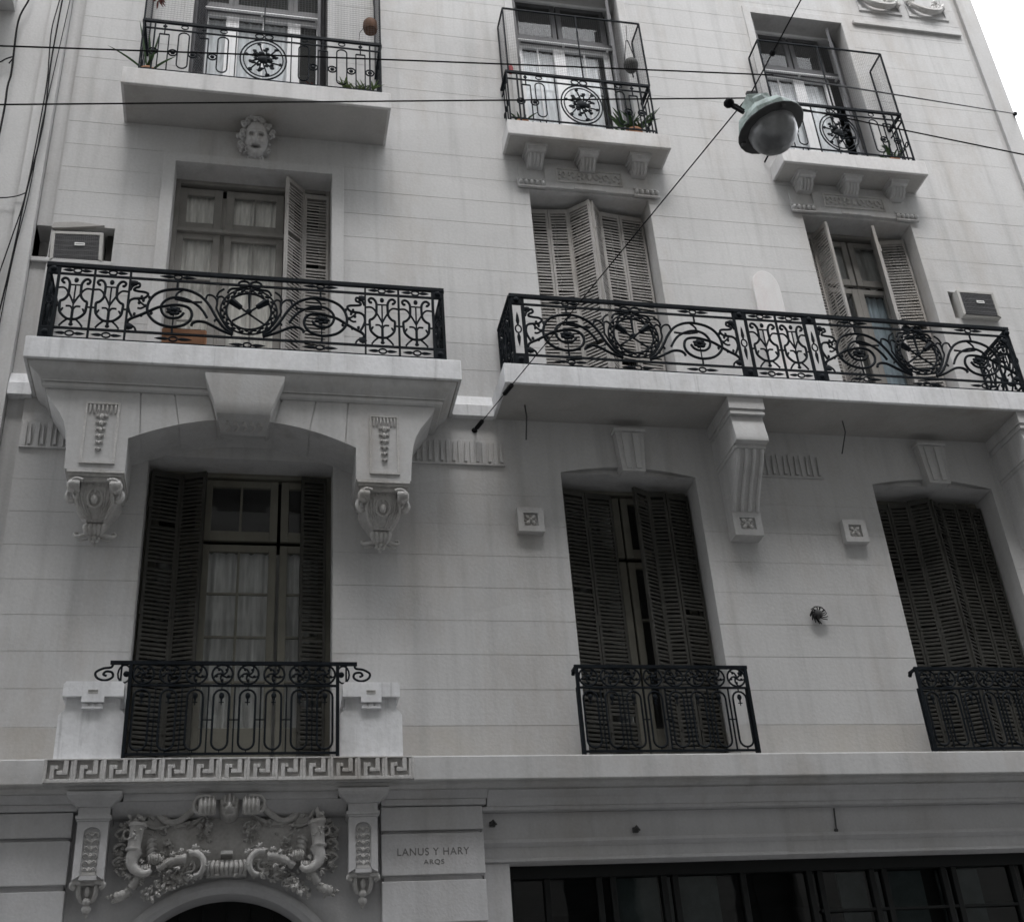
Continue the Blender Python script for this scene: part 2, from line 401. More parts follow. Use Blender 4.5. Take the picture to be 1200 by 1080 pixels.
# ---------------- windows
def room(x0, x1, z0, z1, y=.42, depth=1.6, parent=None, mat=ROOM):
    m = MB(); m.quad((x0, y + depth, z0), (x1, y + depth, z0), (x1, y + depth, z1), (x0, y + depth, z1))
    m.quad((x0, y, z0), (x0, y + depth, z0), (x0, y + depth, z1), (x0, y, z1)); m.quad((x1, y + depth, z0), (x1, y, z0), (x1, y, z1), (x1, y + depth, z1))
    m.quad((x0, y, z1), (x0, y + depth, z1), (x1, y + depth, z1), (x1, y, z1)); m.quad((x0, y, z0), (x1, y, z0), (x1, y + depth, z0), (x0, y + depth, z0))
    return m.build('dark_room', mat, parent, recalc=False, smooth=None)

def window(o, y, leaves, mat, label, casing=.045, sub=B):
    """leaves: (x0,x1,z0,z1,nx,nz,stile,bottom_rail). One mesh of casing and sashes, one of panes"""
    a, b, c, d = o; m = MB(); gl = MB()
    m.box(a, a + casing, y - .03, y + .08, c, d); m.box(b - casing, b, y - .03, y + .08, c, d); m.box(a + casing, b - casing, y - .03, y + .08, d - casing, d)
    for lf in leaves:
        if len(lf) == 4 and lf[3] is None: continue
        x0, x1, z0, z1, nx, nz, st, br = lf
        m.box(x0, x0 + st, y, y + .045, z0, z1); m.box(x1 - st, x1, y, y + .045, z0, z1)
        m.box(x0 + st, x1 - st, y + .002, y + .043, z1 - st, z1); m.box(x0 + st, x1 - st, y + .002, y + .043, z0, z0 + br)
        gx0, gx1, gz0, gz1 = x0 + st, x1 - st, z0 + br, z1 - st
        # thin inner bead
        for k in range(1, nx): 
            xx = gx0 + (gx1 - gx0) * k / nx; m.box(xx - .011, xx + .011, y + .008, y + .036, gz0, gz1)
        for k in range(1, nz):
            zz = gz0 + (gz1 - gz0) * k / nz; m.box(gx0, gx1, y + .010, y + .034, zz - .011, zz + .011)
        gl.quad((gx0, y + .022, gz0), (gx1, y + .022, gz0), (gx1, y + .022, gz1), (gx0, y + .022, gz1))
    wn = lab(m.build('window', mat, sub, bevel=.004, seg=1), label)
    gl.build('pane', PANE, wn, recalc=False, smooth=None)
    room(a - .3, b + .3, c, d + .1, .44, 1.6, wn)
    return wn

def curtain(x0, x1, z0, z1, y, mat, parent, folds=9, amp=.018, name='curtain'):
    m = MB(); n = max(24, folds * 8); ph = random.random() * 6
    vs = []; 
    for j in range(7):
        for i in range(n + 1):
            u = i / n; k = .6 + .4 * j / 6
            vs.append((x0 + (x1 - x0) * u, y + amp * k * (math.sin(2 * PI * folds * u + ph) + .5 * math.sin(2 * PI * folds * 1.7 * u + 2 * ph)), z1 + (z0 - z1) * j / 6))
    fs = [(j * (n + 1) + i, (j + 1) * (n + 1) + i, (j + 1) * (n + 1) + i + 1, j * (n + 1) + i + 1) for j in range(6) for i in range(n)]
    m.add(vs, fs); return m.build(name, mat, parent, recalc=False, smooth=180)

def shutter(p0, p1, z0, z1, mat, parent, pitch=.041, st=.026, rail=.06, mid=False, tilt=.026, label=None, gaps=()):
    """louvred leaf standing between plan points p0 and p1"""
    A = Vector((p0[0], p0[1], 0)); Bv = Vector((p1[0], p1[1], 0)); d = (Bv - A); W = d.length; d.normalize(); nrm = Vector((d.y, -d.x, 0))   # nrm faces the street
    m = MB()
    def bx(u0, u1, n0, n1, za, zb, sk=0):
        vs = []
        for z in (za, zb):
            for (u, n) in ((u0, n0), (u1, n0), (u1, n1), (u0, n1)):
                q = A + d * u + nrm * n; vs.append((q.x, q.y, z))
        m.add(vs, [(0, 3, 2, 1), (4, 5, 6, 7), (0, 1, 5, 4), (1, 2, 6, 5), (2, 3, 7, 6), (3, 0, 4, 7)])
    t = .017
    bx(0, st, -t, t, z0, z1); bx(W - st, W, -t, t, z0, z1)
    rails = [(z0, z0 + rail * 1.3), (z1 - rail, z1)]
    if mid: zm = z0 + (z1 - z0) * .40; rails.append((zm, zm + rail * .8))
    for (a, b) in rails: bx(st, W - st, -t + .002, t - .002, a, b)
    z = z0 + rail * 1.3 + .01
    while z < z1 - rail - pitch * .5:
        if not any(a - .02 < z < b + .005 for a, b in rails) and not any(a < z < b for a, b in gaps):
            dz = random.uniform(-.004, .004); tl = tilt + random.uniform(-.006, .006)
            if random.random() < .012: z += pitch; continue
            sg = random.uniform(-.005, .005) if random.random() < .25 else 0
            vs = []
            for u in (st, W - st):
                for (n, zz) in ((t - .003, z + dz), (t - .003, z + dz + .017), (-t + .003, z + tl + .021 + dz), (-t + .003, z + tl + .004 + dz)):
                    q = A + d * u + nrm * n; vs.append((q.x, q.y, zz + (sg if u > st else -sg)))
            m.add(vs, [(0, 1, 2, 3), (7, 6, 5, 4), (0, 4, 5, 1), (1, 5, 6, 2), (2, 6, 7, 3), (3, 7, 4, 0)])
        z += pitch
    # hinges
    for zz in (z0 + .35, (z0 + z1) / 2, z1 - .35): bx(-.008, .012, t - .004, t + .008, zz - .05, zz + .05)
    o = m.build('shutter', mat, parent, smooth=None)
    if label: lab(o, label)
    return o

# first floor, left: window with folded dark shutters
y = .30
wn = window(A1, y, [(-.93, -.47, 6.80, 7.43, 1, 1, .07, .08), (-.47, .20, 6.80, 7.43, 2, 1, .07, .10), (.23, .65, 6.80, 7.43, 1, 1, .07, .10),
                    (-.93, -.47, 4.62, 6.76, 1, 4, .07, .45), (-.47, .20, 4.62, 6.76, 2, 4, .07, .42), (.23, .65, 4.62, 6.76, 1, 4, .07, .42)],
            OLIVEWOOD, 'tall olive painted window with grey lace curtains, dark shutters folded to both sides')
curtain(-.92, .64, 4.7, 6.72, y + .10, GREYLACE, wn, 13, .034)
shutter((-.945, .17), (-.685, .245), 4.66, 7.44, DKWOOD, wn); shutter((-.675, .245), (-.455, .17), 4.66, 7.44, DKWOOD, wn)
shutter((.41, .20), (.64, .235), 4.66, 7.44, DKWOOD, wn)
# first floor, middle: half open shutters
y = .36
wn = window(B1, y, [(2.93, 3.55, 6.75, 7.42, 2, 1, .07, .10), (3.57, 4.21, 6.75, 7.42, 2, 1, .07, .10), (2.93, 3.55, 4.62, 6.71, 2, 3, .07, .42), (3.57, 4.21, 4.62, 6.71, 2, 3, .07, .42)],
            OLIVEWOOD, 'tall window with dark brown louvred shutters standing ajar and a dark gap between them')
curtain(2.95, 3.5, 4.8, 7.4, y + .08, GREYLACE, wn, 6)
shutter((2.90, .17), (3.155, .235), 4.66, 7.40, DKWOOD, wn); shutter((3.165, .245), (3.445, .285), 4.66, 7.40, DKWOOD, wn)
shutter((3.635, .11), (3.80, .20), 4.66, 7.41, DKWOOD, wn); shutter((3.805, .205), (3.985, .19), 4.66, 7.41, DKWOOD, wn); shutter((3.99, .195), (4.24, .255), 4.66, 7.40, DKWOOD, wn)
# first floor, right: closed zigzag
wn = window(C1, .36, [(6.22, 6.84, 4.62, 7.42, 2, 3, .07, .4), (6.86, 7.48, 4.62, 7.42, 2, 3, .07, .4)], OLIVEWOOD, 'tall window behind fully closed dark brown folding shutters')
ed = [(6.19, .26), (6.43, .245), (6.635, .20), (6.835, .09), (6.985, .19), (7.185, .215), (7.36, .24), (7.51, .26)]
for k in range(7): shutter((ed[k][0] + .004, ed[k][1]), (ed[k + 1][0] - .004, ed[k + 1][1]), 4.66, 7.38 + .012 * (k % 3), DKWOOD, wn)
# second floor, left
y = .27
wn = window(A2, y, [(-.93, -.48, 10.42, 10.99, 1, 1, .085, .10), (-.44, .17, 10.42, 10.99, 2, 1, .085, .11), (.20, .62, 10.42, 10.99, 1, 1, .08, .10),
                    (-.93, -.48, 8.32, 10.37, 1, 3, .075, .4), (-.44, .17, 8.32, 10.37, 2, 1, .075, .42), (.20, .62, 8.32, 10.37, 1, 3, .075, .4)],
            CASEMENT, 'grey beige window with lace curtains and one louvred shutter folded to the right')
m = MB(); m.box(-.93, .62, y - .035, y + .03, 10.372, 10.418); m.build('transom', CASEMENT, wn, bevel=.006)
curtain(-.9, .15, 8.5, 10.95, y + .075, LACE, wn, 14, .012)
shutter((.185, .03), (.375, .225), 8.34, 11.05, GRWOOD, wn); shutter((.385, .235), (.645, .25), 8.34, 11.0, GRWOOD, wn)
# second floor, middle: closed
wn = window(B2, .36, [(2.9, 3.54, 8.32, 11.08, 2, 3, .07, .4), (3.56, 4.2, 8.32, 11.08, 2, 3, .07, .4)], CASEMENT, 'window behind closed grey louvred shutters pushed outward at the middle')
ed = [(2.865, .26), (3.105, .245), (3.335, .215), (3.548, .02)]
for k in range(3): shutter((ed[k][0] + .003, ed[k][1]), (ed[k + 1][0] - .003, ed[k + 1][1]), 8.34, 11.07, GRWOOD, wn)
ed = [(3.562, .03), (3.70, .205), (3.945, .235), (4.235, .26)]
for k in range(3): shutter((ed[k][0] + .003, ed[k][1]), (ed[k + 1][0] - .003, ed[k + 1][1]), 8.34, 11.07, GRWOOD, wn)
# second floor, right: leaves swung open
y = .31
wn = window(C2, y, [(6.18, 6.80, 10.36, 11.02, 1, 1, .07, .09), (6.82, 7.47, 10.36, 11.02, 1, 1, .07, .09), (6.18, 6.79, 8.32, 10.31, 2, 1, .075, .42), (6.79, 7.2, 8.32, 10.31, 1, 1, .075, .42), (7.2, 7.47, 8.32, 10.31, 1, 1, .06, .42)],
            CASEMENT, 'window between grey shutters swung open towards the street, blue curtain behind the glass')
curtain(6.8, 7.45, 8.4, 10.25, y + .08, BLUECLOTH, wn, 8, .02); curtain(6.2, 7.4, 10.4, 11.0, y + .1, GREYLACE, wn, 6, .02)
shutter((6.155, .27), (6.345, .27), 8.34, 11.04, GRWOOD, wn); shutter((6.35, .265), (6.41, -.005), 8.34, 11.03, GRWOOD, wn)
shutter((7.005, -.005), (7.13, .265), 8.34, 11.03, GRWOOD, wn); shutter((7.14, .27), (7.50, .20), 8.34, 11.02, GRWOOD, wn)
# third floor: white glazed doors
def white_doors(o, y, xs, label, ztr, trans, narrow=(), pots=()):
    a, b, c, d = o
    lv = [(xs[i], xs[i + 1] , c + .02, ztr, n, 1, .075, .55) for i, n in enumerate(narrow)]
    wn = window(o, y, lv, WHITEWOOD, label)
    m = MB(); 
    m.box(a + .045, b - .045, y - .045, y + .05, ztr + .002, ztr + .085)
    gl = MB()
    for (x0, x1) in trans:
        st = .06; z0 = ztr + .086; z1 = d - .045
        m.box(x0, x0 + st, y, y + .04, z0, z1); m.box(x1 - st, x1, y, y + .04, z0, z1); m.box(x0 + st, x1 - st, y, y + .04, z0, z0 + .08); m.box(x0 + st, x1 - st, y, y + .04, z1 - .06, z1)
        gl.quad((x0 + st, y + .02, z0 + .08), (x1 - st, y + .02, z0 + .08), (x1 - st, y + .02, z1 - .06), (x0 + st, y + .02, z1 - .06))
    t = lab(m.build('transom', CHARWOOD, wn, bevel=.004, seg=1), 'charcoal transom light above the white doors'); gl.build('transom_pane', PANE, wn, recalc=False, smooth=None)
    # white curtain rod with small rings
    r = MB(); r.tube([(a + .06, y - .06, ztr - .02), (b - .06, y - .06, ztr - .02)], .017, 8)
    for xx in (a + .12, (a + b) / 2, b - .12): r.box(xx - .012, xx + .012, y - .07, y, ztr - .03, ztr - .005)
    r.build('awning_rod', WHITEWOOD, wn)
    return wn
wn = white_doors(A3, .27, [-.85, -.50, .22, .56], 'white glazed balcony doors behind wire netting, broad middle leaf', 13.80, [(-.85, -.5), (-.5, .2), (.2, .56)], (1, 2, 1))
curtain(-.8, .2, 12.1, 13.74, .35, LACEW, wn, 10, .01)
shutter((-.915, .02), (-.80, .25), 11.9, 14.6, CHARWOOD, wn); shutter((.50, .03), (.585, .25), 11.9, 14.6, CHARWOOD, wn)
wn = white_doors(B3, .28, [2.95, 3.50, 4.16], 'white double balcony doors below a dark transom, third floor middle', 13.86, [(2.95, 3.5), (3.52, 4.16)], (2, 2))
curtain(2.98, 4.0, 12.1, 13.8, .36, LACEW, wn, 10, .01)
shutter((2.885, .01), (2.96, .26), 11.9, 14.55, CHARWOOD, wn); shutter((4.13, .02), (4.235, .25), 11.9, 14.55, CHARWOOD, wn)
wn = white_doors(C3, .28, [6.16, 6.72, 7.16], 'white balcony doors below a dark transom near the top right swags', 13.80, [(6.16, 6.7), (6.72, 7.16)], (2, 1))
curtain(6.2, 7.1, 12.1, 13.74, .36, LACEW, wn, 8, .01)
shutter((6.105, .02), (6.17, .26), 11.88, 14.5, CHARWOOD, wn); shutter((7.17, .03), (7.36, .24), 11.88, 14.5, CHARWOOD, wn)

# ---------------- slabs and mouldings
def slab(name, x0, x1, z0, z1, p, lbl, bev=.010, mat=TRIM):
    m = MB(); m.box(x0, x1, -p, .05, z0, z1)
    o = lab(m.build(name, mat, B, bevel=bev), lbl)
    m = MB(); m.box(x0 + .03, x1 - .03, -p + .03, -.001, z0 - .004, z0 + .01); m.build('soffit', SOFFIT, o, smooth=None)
    return o
sA2 = slab('balcony_slab', -2.04, 1.835, 8.06, 8.285, .645, 'white slab of the left second floor balcony, carried on a plaster bay')
sB2 = slab('balcony_slab', 2.245, 7.90, 8.06, 8.285, .645, 'long white slab of the right second floor balcony')
sA3 = slab('balcony_slab', -1.54, 1.25, 11.60, 11.83, .56, 'pale slab of the left third floor balcony above the stone face', mat=SLABP)
sB3 = slab('balcony_slab', 2.58, 4.49, 11.635, 11.85, .335, 'small pale slab of the middle third floor balcony', mat=SLABP)
sC3 = slab('balcony_slab', 5.86, 7.72, 11.61, 11.82, .335, 'small pale slab of the right third floor balcony', mat=SLABP)
# string course between the two second floor balconies and left of them
m = MB(); m.prism([(0, 8.045), (-.07, 8.045), (-.07, 8.17), (-.055, 8.185), (-.02, 8.30), (0, 8.30)], 1.836, 2.244, 'yz'); m.build('string_course', TRIM, B, smooth=10)
m = MB(); m.prism([(.03, 8.045), (-.07, 8.045), (-.07, 8.17), (-.055, 8.185), (-.02, 8.30), (.03, 8.30)], -2.25, -2.041, 'yz'); m.build('string_course', TRIM, B, smooth=10)
m = MB(); m.prism([(0, 8.045), (-.07, 8.045), (-.07, 8.17), (-.055, 8.185), (-.02, 8.30), (0, 8.30)], 7.901, 9.2, 'yz'); m.build('string_course', TRIM, B, smooth=10)
# first floor ledge with cornice mouldings below
m = MB()
m.prism([(0, 4.605), (-.30, 4.60), (-.305, 4.59), (-.305, 4.41), (-.30, 4.40), (-.27, 4.395), (-.27, 4.375), (-.24, 4.355), (0, 4.355)], -2.25, 9.55, 'yz')
ledge = lab(m.build('ledge', STUCCO, B, smooth=18), 'long projecting ledge between ground floor and first floor')
# Greek key
m = MB(); u0 = -1.49; un = 13; W = 2.79 / un; z0, zh = 4.405, .185; ya, yb = -.346, -.304
m.box(u0, u0 + 2.79, -.310, yb, z0, z0 + zh)
for k in range(un):
    x = u0 + k * W
    def q(a, b, c, d, e=0): m.box(x + a * W, x + b * W, ya + e, -.309, z0 + c * zh, z0 + d * zh)
    q(.0, .10, 0, 1); q(.10, 1, 0, .15, .001); q(.10, 1, .93, 1, .001)
    q(.22, .36, .15, .72, .002); q(.36, .47, .56, .72, .003); q(.66, .82, .34, .93, .002); q(.44, .66, .34, .50, .003)
    q(.90, 1.0, .15, .93, .004)
m.box(u0 + 2.79, u0 + 2.79 + .02, ya, -.309, z0, z0 + zh)
m.build('greek_key_frieze', STONE, ledge, bevel=.003, seg=1)

# ---------------- left bay below the second floor balcony
def stepped(mb, x0, x1, steps):
    for (inset, yf, za, zb) in steps: mb.box(x0 + inset, x1 - inset, yf, .0, za, zb)
m = MB(); rings = [(.045, -.61, 8.054), (.05, -.605, 8.03), (.065, -.595, 8.005), (.10, -.57, 7.975), (.135, -.535, 7.95), (.15, -.515, 7.925), (.15, -.515, 7.91), (.18, -.50, 7.905), (.18, -.50, 7.892), (.172, -.515, 7.888), (.172, -.515, 7.86), (.185, -.50, 7.845)]
vs = []; fs = []
for (ins, yf, z) in rings: vs += [(-2.04 + ins, -.002, z), (-2.04 + ins, yf, z), (1.835 - ins, yf, z), (1.835 - ins, -.002, z)]
for i in range(len(rings) - 1):
    for k in range(3): fs.append((4 * i + k, 4 * i + k + 1, 4 * i + 5 + k, 4 * i + 4 + k))
fs.append((4 * len(rings) - 4, 4 * len(rings) - 3, 4 * len(rings) - 2, 4 * len(rings) - 1)); m.add(vs, fs)
bay = lab(m.build('bay_corbel', STUCCO, B, smooth=25), 'plaster bay corbel with arched underside carrying the left balcony')
def arcz(x):
    t = (x + .125) / .985; return 7.37 + .245 * (1 - min(1, abs(t)) ** 2)
FY = -.485
def curve_l(): return [(-1.845, 7.844), (-1.83, 7.80), (-1.77, 7.70), (-1.70, 7.60), (-1.655, 7.51), (-1.63, 7.42), (-1.61, 7.25)]
m = MB()
left = curve_l() + [(-1.60, 7.045), (-1.11, 7.045), (-1.11, 7.37), (-1.02, arcz(-1.02)), (-1.045, 7.844)]
m.prism(left, FY, 0)
mir = lambda P: [(-.25 - x, z) for x, z in P][::-1]
m.prism(mir(left), FY, 0)
joints = [(-1.035, -1.01), (-.745, -.69), (-.44, -.385)]
for (a, b) in zip(joints[:-1], joints[1:]):
    pts = [(a[0], 7.844)] + [(a[1] + (b[1] - .008 - a[1]) * k / 6, arcz(a[1] + (b[1] - .008 - a[1]) * k / 6)) for k in range(7)] + [(b[0] - .008, 7.844)]
    m.prism(pts, FY, 0); m.prism(mir(pts), FY, 0)
kp = [(-.43, 7.844)] + [(-.375 + .5 * k / 6, arcz(-.375 + .5 * k / 6)) for k in range(7)] + [(.18, 7.844)]
m.prism(kp, FY, 0)
bk = [(-1.05, 7.83)] + [(-1.05 + 1.85 * k / 16, arcz(-1.05 + 1.85 * k / 16) + .006) for k in range(17)] + [(.80, 7.83)]
m.prism(bk, FY + .012, -.001)
m.build('arched_header', STUCCO, bay, smooth=40)
# keystone: swelling block
m = MB()
sect = [(-.66, 7.985, .35), (-.655, 7.93, .34), (-.645, 7.85, .31), (-.63, 7.72, .265), (-.61, 7.615, .235), (-.60, 7.60, .235), (-.40, 7.57, .205), (-.30, 7.56, .20)]
vs = []; 
for (yy, z, hw) in sect: vs += [(-.14 - hw, yy, z), (-.14 + hw, yy, z)]
n = len(sect); vs2 = [(x, -.2, z) for (x, yy, z) in vs]
fs = [(2 * i, 2 * i + 1, 2 * i + 3, 2 * i + 2) for i in range(n - 1)] + [(2 * i, 2 * i + 2, 2 * n + 2 * i + 2, 2 * n + 2 * i) for i in range(n - 1)] + [(2 * i + 1, 2 * n + 2 * i + 1, 2 * n + 2 * i + 3, 2 * i + 3) for i in range(n - 1)]
m.add(vs + vs2, fs); m.build('keystone', STUCCO, bay, smooth=40)
m = MB()
for k in range(5):
    x = -.28 + .07 * k; m.tube([(x, -.50, 7.585), (x + .03, -.42, 7.57), (x, -.36, 7.56)], .012, 6); m.ball((x, -.46, 7.575), (.02, .02, .012), 6, 4)
m.build('keystone_ornament', STONE, bay)

def sunk_panel(cx, z0, z1, hw, y, parent, seed):
    random.seed(seed)
    m = MB()
    m.rim(cx - hw - .02, cx + hw + .02, z0 - .02, z1 + .02, .02, y - .016, y + .002)
    for k in range(7):                                   # tassel fringe at the head, husks falling below
        x = cx - hw + .02 + (2 * hw - .04) * k / 6
        m.tube([(x, y - .012, z1 - .01), (x + .004, y - .02, z1 - .05 - .02 * math.sin(PI * k / 6)), (x, y - .006, z1 - .09)], .009, 6)
    zz = z1 - .13
    for k in range(6):
        r = .030 - .003 * k
        m.ball((cx, y - .010, zz), (r * .7, .022, r), 8, 5, .1)
        for s in (-1, 1): m.ball((cx + s * r * 1.1, y - .008, zz + r * .2), (r * .6, .018, r * .45), 7, 4, .15)
        for s in (-1, 1): m.tube([(cx, y - .008, zz + r * .4), (cx + s * r * 1.3, y - .014, zz + r * .9), (cx + s * r * 1.9, y - .006, zz + .1 * r)], .007, 5, r1=.003)
        zz -= (z1 - z0 - .16) / 6.4
    return m.build('husk_panel', STONE, parent)
sunk_panel(-1.345, 7.12, 7.70, .125, FY, bay, 1); sunk_panel(1.115, 7.12, 7.70, .115, FY, bay, 2)

def console_head(cx, hw, parent, seed):
    random.seed(seed)
    m = MB()
    for (e, yf, za, zb) in [(.0, -.485, 7.02, 7.044), (-.012, -.465, 6.995, 7.019), (-.03, -.44, 6.955, 6.994)]: m.box(cx - hw - e, cx + hw + e, yf, 0, za, zb)
    # tapering body
    vs = []; S = [(6.955, .185, -.40), (6.90, .19, -.385), (6.83, .16, -.355), (6.77, .12, -.30), (6.72, .085, -.22), (6.70, .07, -.17)]
    for z, w_, yf in S: vs += [(cx - w_, yf, z), (cx + w_, yf, z), (cx + w_, 0, z), (cx - w_, 0, z)]
    fs = []
    for i in range(len(S) - 1):
        for k in range(4): fs.append((4 * i + k, 4 * i + (k + 1) % 4, 4 * i + 4 + (k + 1) % 4, 4 * i + 4 + k))
    fs.append((4 * len(S) - 4, 4 * len(S) - 3, 4 * len(S) - 2, 4 * len(S) - 1)); m.add(vs, fs)
    for s in (-1, 1):                                    # volutes
        for r, yy in ((.062, -.40), (.045, -.43), (.022, -.45)): m.lathe([(r * .85, -.045), (r, -.03), (r, .03), (r * .85, .045)], (cx + s * .165, yy, 6.925), Matrix.Rotation(PI / 2, 3, 'Y'), 14)
        m.tube(spline([(cx + s * .10, -.45, 6.955), (cx + s * .155, -.455, 6.965), (cx + s * .205, -.44, 6.93), (cx + s * .20, -.43, 6.875), (cx + s * .165, -.42, 6.86)], 6), .021, 7)
        m.tube(spline([(cx + s * .215, -.36, 6.90), (cx + s * .225, -.37, 6.84), (cx + s * .20, -.36, 6.80), (cx + s * .17, -.34, 6.82)], 5), .022, 7)
        m.tube(spline([(cx + s * .14, -.39, 6.87), (cx + s * .15, -.365, 6.80), (cx + s * .12, -.31, 6.73), (cx + s * .09, -.25, 6.695)], 5), .014, 6)
    # oval boss in the middle
    m.tube([(cx + .06 * math.cos(a), -.385 + .045 * (.5 - .5 * math.sin(a)), 6.835 + .075 * math.sin(a)) for a in [2 * PI * k / 20 for k in range(20)]], .014, 6, closed=True)
    m.ball((cx, -.375, 6.82), (.03, .03, .045), 10, 6); m.ball((cx, -.385, 6.89), (.016, .016, .025), 8, 5)
    for s in (-1, 1):
        for k in range(3): m.tube(spline([(cx + s * (.085 + .03 * k), -.385, 6.915 - .01 * k), (cx + s * (.075 + .028 * k), -.35, 6.82), (cx + s * (.045 + .015 * k), -.26, 6.735), (cx + s * (.02 + .01 * k), -.19, 6.70)], 5), .010, 5)
        m.ball((cx + s * .165, -.465, 6.925), (.014, .014, .014), 6, 4)
    for k in range(5): m.ball((cx - .06 + .03 * k, -.40, 6.945), (.014, .014, .012), 6, 4)
    m.box(cx - .075, cx + .075, -.205, -.03, 6.695, 6.712)
    h = m.build('scrolled_console', STONE, parent, smooth=50)
    l = MB()
    for s in (-2, -1, 0, 1, 2):
        l.tube(spline([(cx + s * .022, -.13, 6.695), (cx + s * .036, -.175, 6.665), (cx + s * .034, -.165, 6.62), (cx + s * .022, -.12, 6.59)], 6), lambda q: .006 + .018 * math.sin(PI * (.15 + .8 * q)), 7)
        l.ball((cx + s * .034, -.185, 6.655), (.009, .009, .014), 6, 4)
    for s in (-1, 1):
        l.tube(spline([(cx + s * .03, -.11, 6.615), (cx + s * .08, -.13, 6.60), (cx + s * .13, -.12, 6.59), (cx + s * .165, -.10, 6.61), (cx + s * .16, -.10, 6.635), (cx + s * .135, -.10, 6.632)], 5), lambda q: .020 * (1 - .55 * q), 7)
        l.tube(spline([(cx + s * .05, -.09, 6.59), (cx + s * .10, -.10, 6.565), (cx + s * .14, -.08, 6.572)], 5), lambda q: .014 * (1 - .6 * q), 6)
    for k in range(7):
        a = 2 * PI * k / 7; l.ball((cx + .034 * math.cos(a), -.125, 6.572 + .030 * math.sin(a)), (.017, .02, .017), 7, 4, .1)
    l.ball((cx, -.14, 6.57), (.02, .024, .02), 8, 5); l.ball((cx, -.09, 6.535), (.016, .02, .024), 7, 4)
    l.build('leaf_drop', STONE, parent, smooth=60)
console_head(-1.345, .235, bay, 3); console_head(1.105, .235, bay, 4)

# fluted label panels
def flutes(x0, x1, z0=7.53, z1=7.80):
    m = MB(); m.box(x0, x1, -.025, 0, z0 - .015, z0)
    m.box(x0, x1, -.006, 0, z0, z1)
    n = max(2, round((x1 - x0) / .115)); p = (x1 - x0) / n
    for k in range(n):
        a = x0 + k * p
        m.prism([(a + .012, z0), (a + .052, z0), (a + .052, z1 - .03), (a + .042, z1 - .008), (a + .022, z1 - .008), (a + .012, z1 - .03)], -.024, -.005)
        m.prism([(a + .070, z0 + .02), (a + .1, z0 + .02), (a + .085, z1 - .03)], -.030, -.005)
    return m.build('fluted_panel', STUCCO, B, bevel=.003, seg=1)
flutes(-2.09, -1.66); flutes(1.40, 2.33); flutes(4.90, 5.64)

# keystones over the middle and right first floor windows
for cx in (3.60, 6.89):
    m = MB(); m.prism([(cx - .165, 7.955), (cx + .165, 7.955), (cx + .165, 7.92), (cx - .165, 7.92)], -.125, 0)
    m.prism([(cx - .148, 7.919), (cx + .148, 7.919), (cx + .118, 7.475), (cx - .118, 7.475)], -.10, .06)
    for s in (-.058, .058): m.prism([(cx + s - .035, 7.90), (cx + s + .035, 7.90), (cx + s * .85 + .027, 7.50), (cx + s * .85 - .027, 7.50)], -.118, -.099)
    m.build('keystone', STUCCO, B, bevel=.006)

def rosette(cx, cz, r, y, parent):
    m = MB()
    for k in range(4):
        a = PI / 4 + k * PI / 2
        m.ball((cx + r * .52 * math.cos(a), y, cz + r * .52 * math.sin(a)), (r * .40, .022, r * .26), 8, 5, .06, Matrix.Rotation(-a, 3, 'Y'))
        b = k * PI / 2; m.ball((cx + r * .62 * math.cos(b), y + .003, cz + r * .62 * math.sin(b)), (r * .26, .010, r * .13), 8, 5, 0, Matrix.Rotation(-b, 3, 'Y'))
    m.tube([(cx + r * .22 * math.cos(a), y - .010, cz + r * .22 * math.sin(a)) for a in [2 * PI * k / 12 for k in range(12)]], r * .09, 5, closed=True)
    m.ball((cx, y - .010, cz), (r * .17, .022, r * .17), 8, 5)
    return m.build('rosette', STONE, parent, smooth=60)
def boss(cx, cz, h):
    m = MB(); m.box(cx - h, cx + h, -.050, 0, cz - h, cz + h)
    # frame with a sunk field
    f = h * .55
    m.rim(cx - h, cx + h, cz - h, cz + h, h - f, -.080, -.0502)
    o = m.build('square_boss', STUCCO, B, smooth=None); rosette(cx, cz, f * 1.1, -.056, o)
boss(2.525, 6.915, .125); boss(5.82, 6.90, .122)

def bracket(x0, x1, full=True):
    cx = (x0 + x1) / 2; m = MB()
    m.box(x0 - .02, x1 + .02, -.61, 0, 7.93, 8.058); m.box(x0 - .005, x1 + .005, -.585, 0, 7.90, 7.929); m.box(x0 - .015, x1 + .015, -.60, 0, 7.872, 7.899)
    m.prism([(0, 7.871), (-.555, 7.871), (-.575, 7.76), (-.605, 7.60), (-.60, 7.575), (-.55, 7.57), (0, 7.57)], x0, x1, 'yz')
    m.box(x0 + .01, x1 - .01, -.53, 0, 7.53, 7.569)
    prof = [(-.50, 7.53), (-.47, 7.46), (-.40, 7.37), (-.31, 7.27), (-.235, 7.17), (-.175, 7.07), (-.15, 7.03)]
    m.prism([(0, 7.53)] + prof + [(0, 7.03)], x0 + .02, x1 - .02, 'yz')
    for k in range(4):
        x = x0 + .045 + (x1 - x0 - .09) * k / 3
        m.tube([(x, yy - .006, z) for yy, z in spline([p for p in prof], 4)], .022, 7)
    h = (x1 - x0) / 2 - .02
    m.box(cx - h, cx + h, -.135, 0, 6.775, 7.029)
    f = h * .55; cz = 6.905
    m.rim(cx - h, cx + h, 6.775, 7.029, h - f, -.158, -.1352)
    o = m.build('console_bracket', STUCCO, B, bevel=0, smooth=40)
    rosette(cx, cz, f * 1.05, -.140, o)
bracket(4.49, 4.82); bracket(7.645, 7.975)

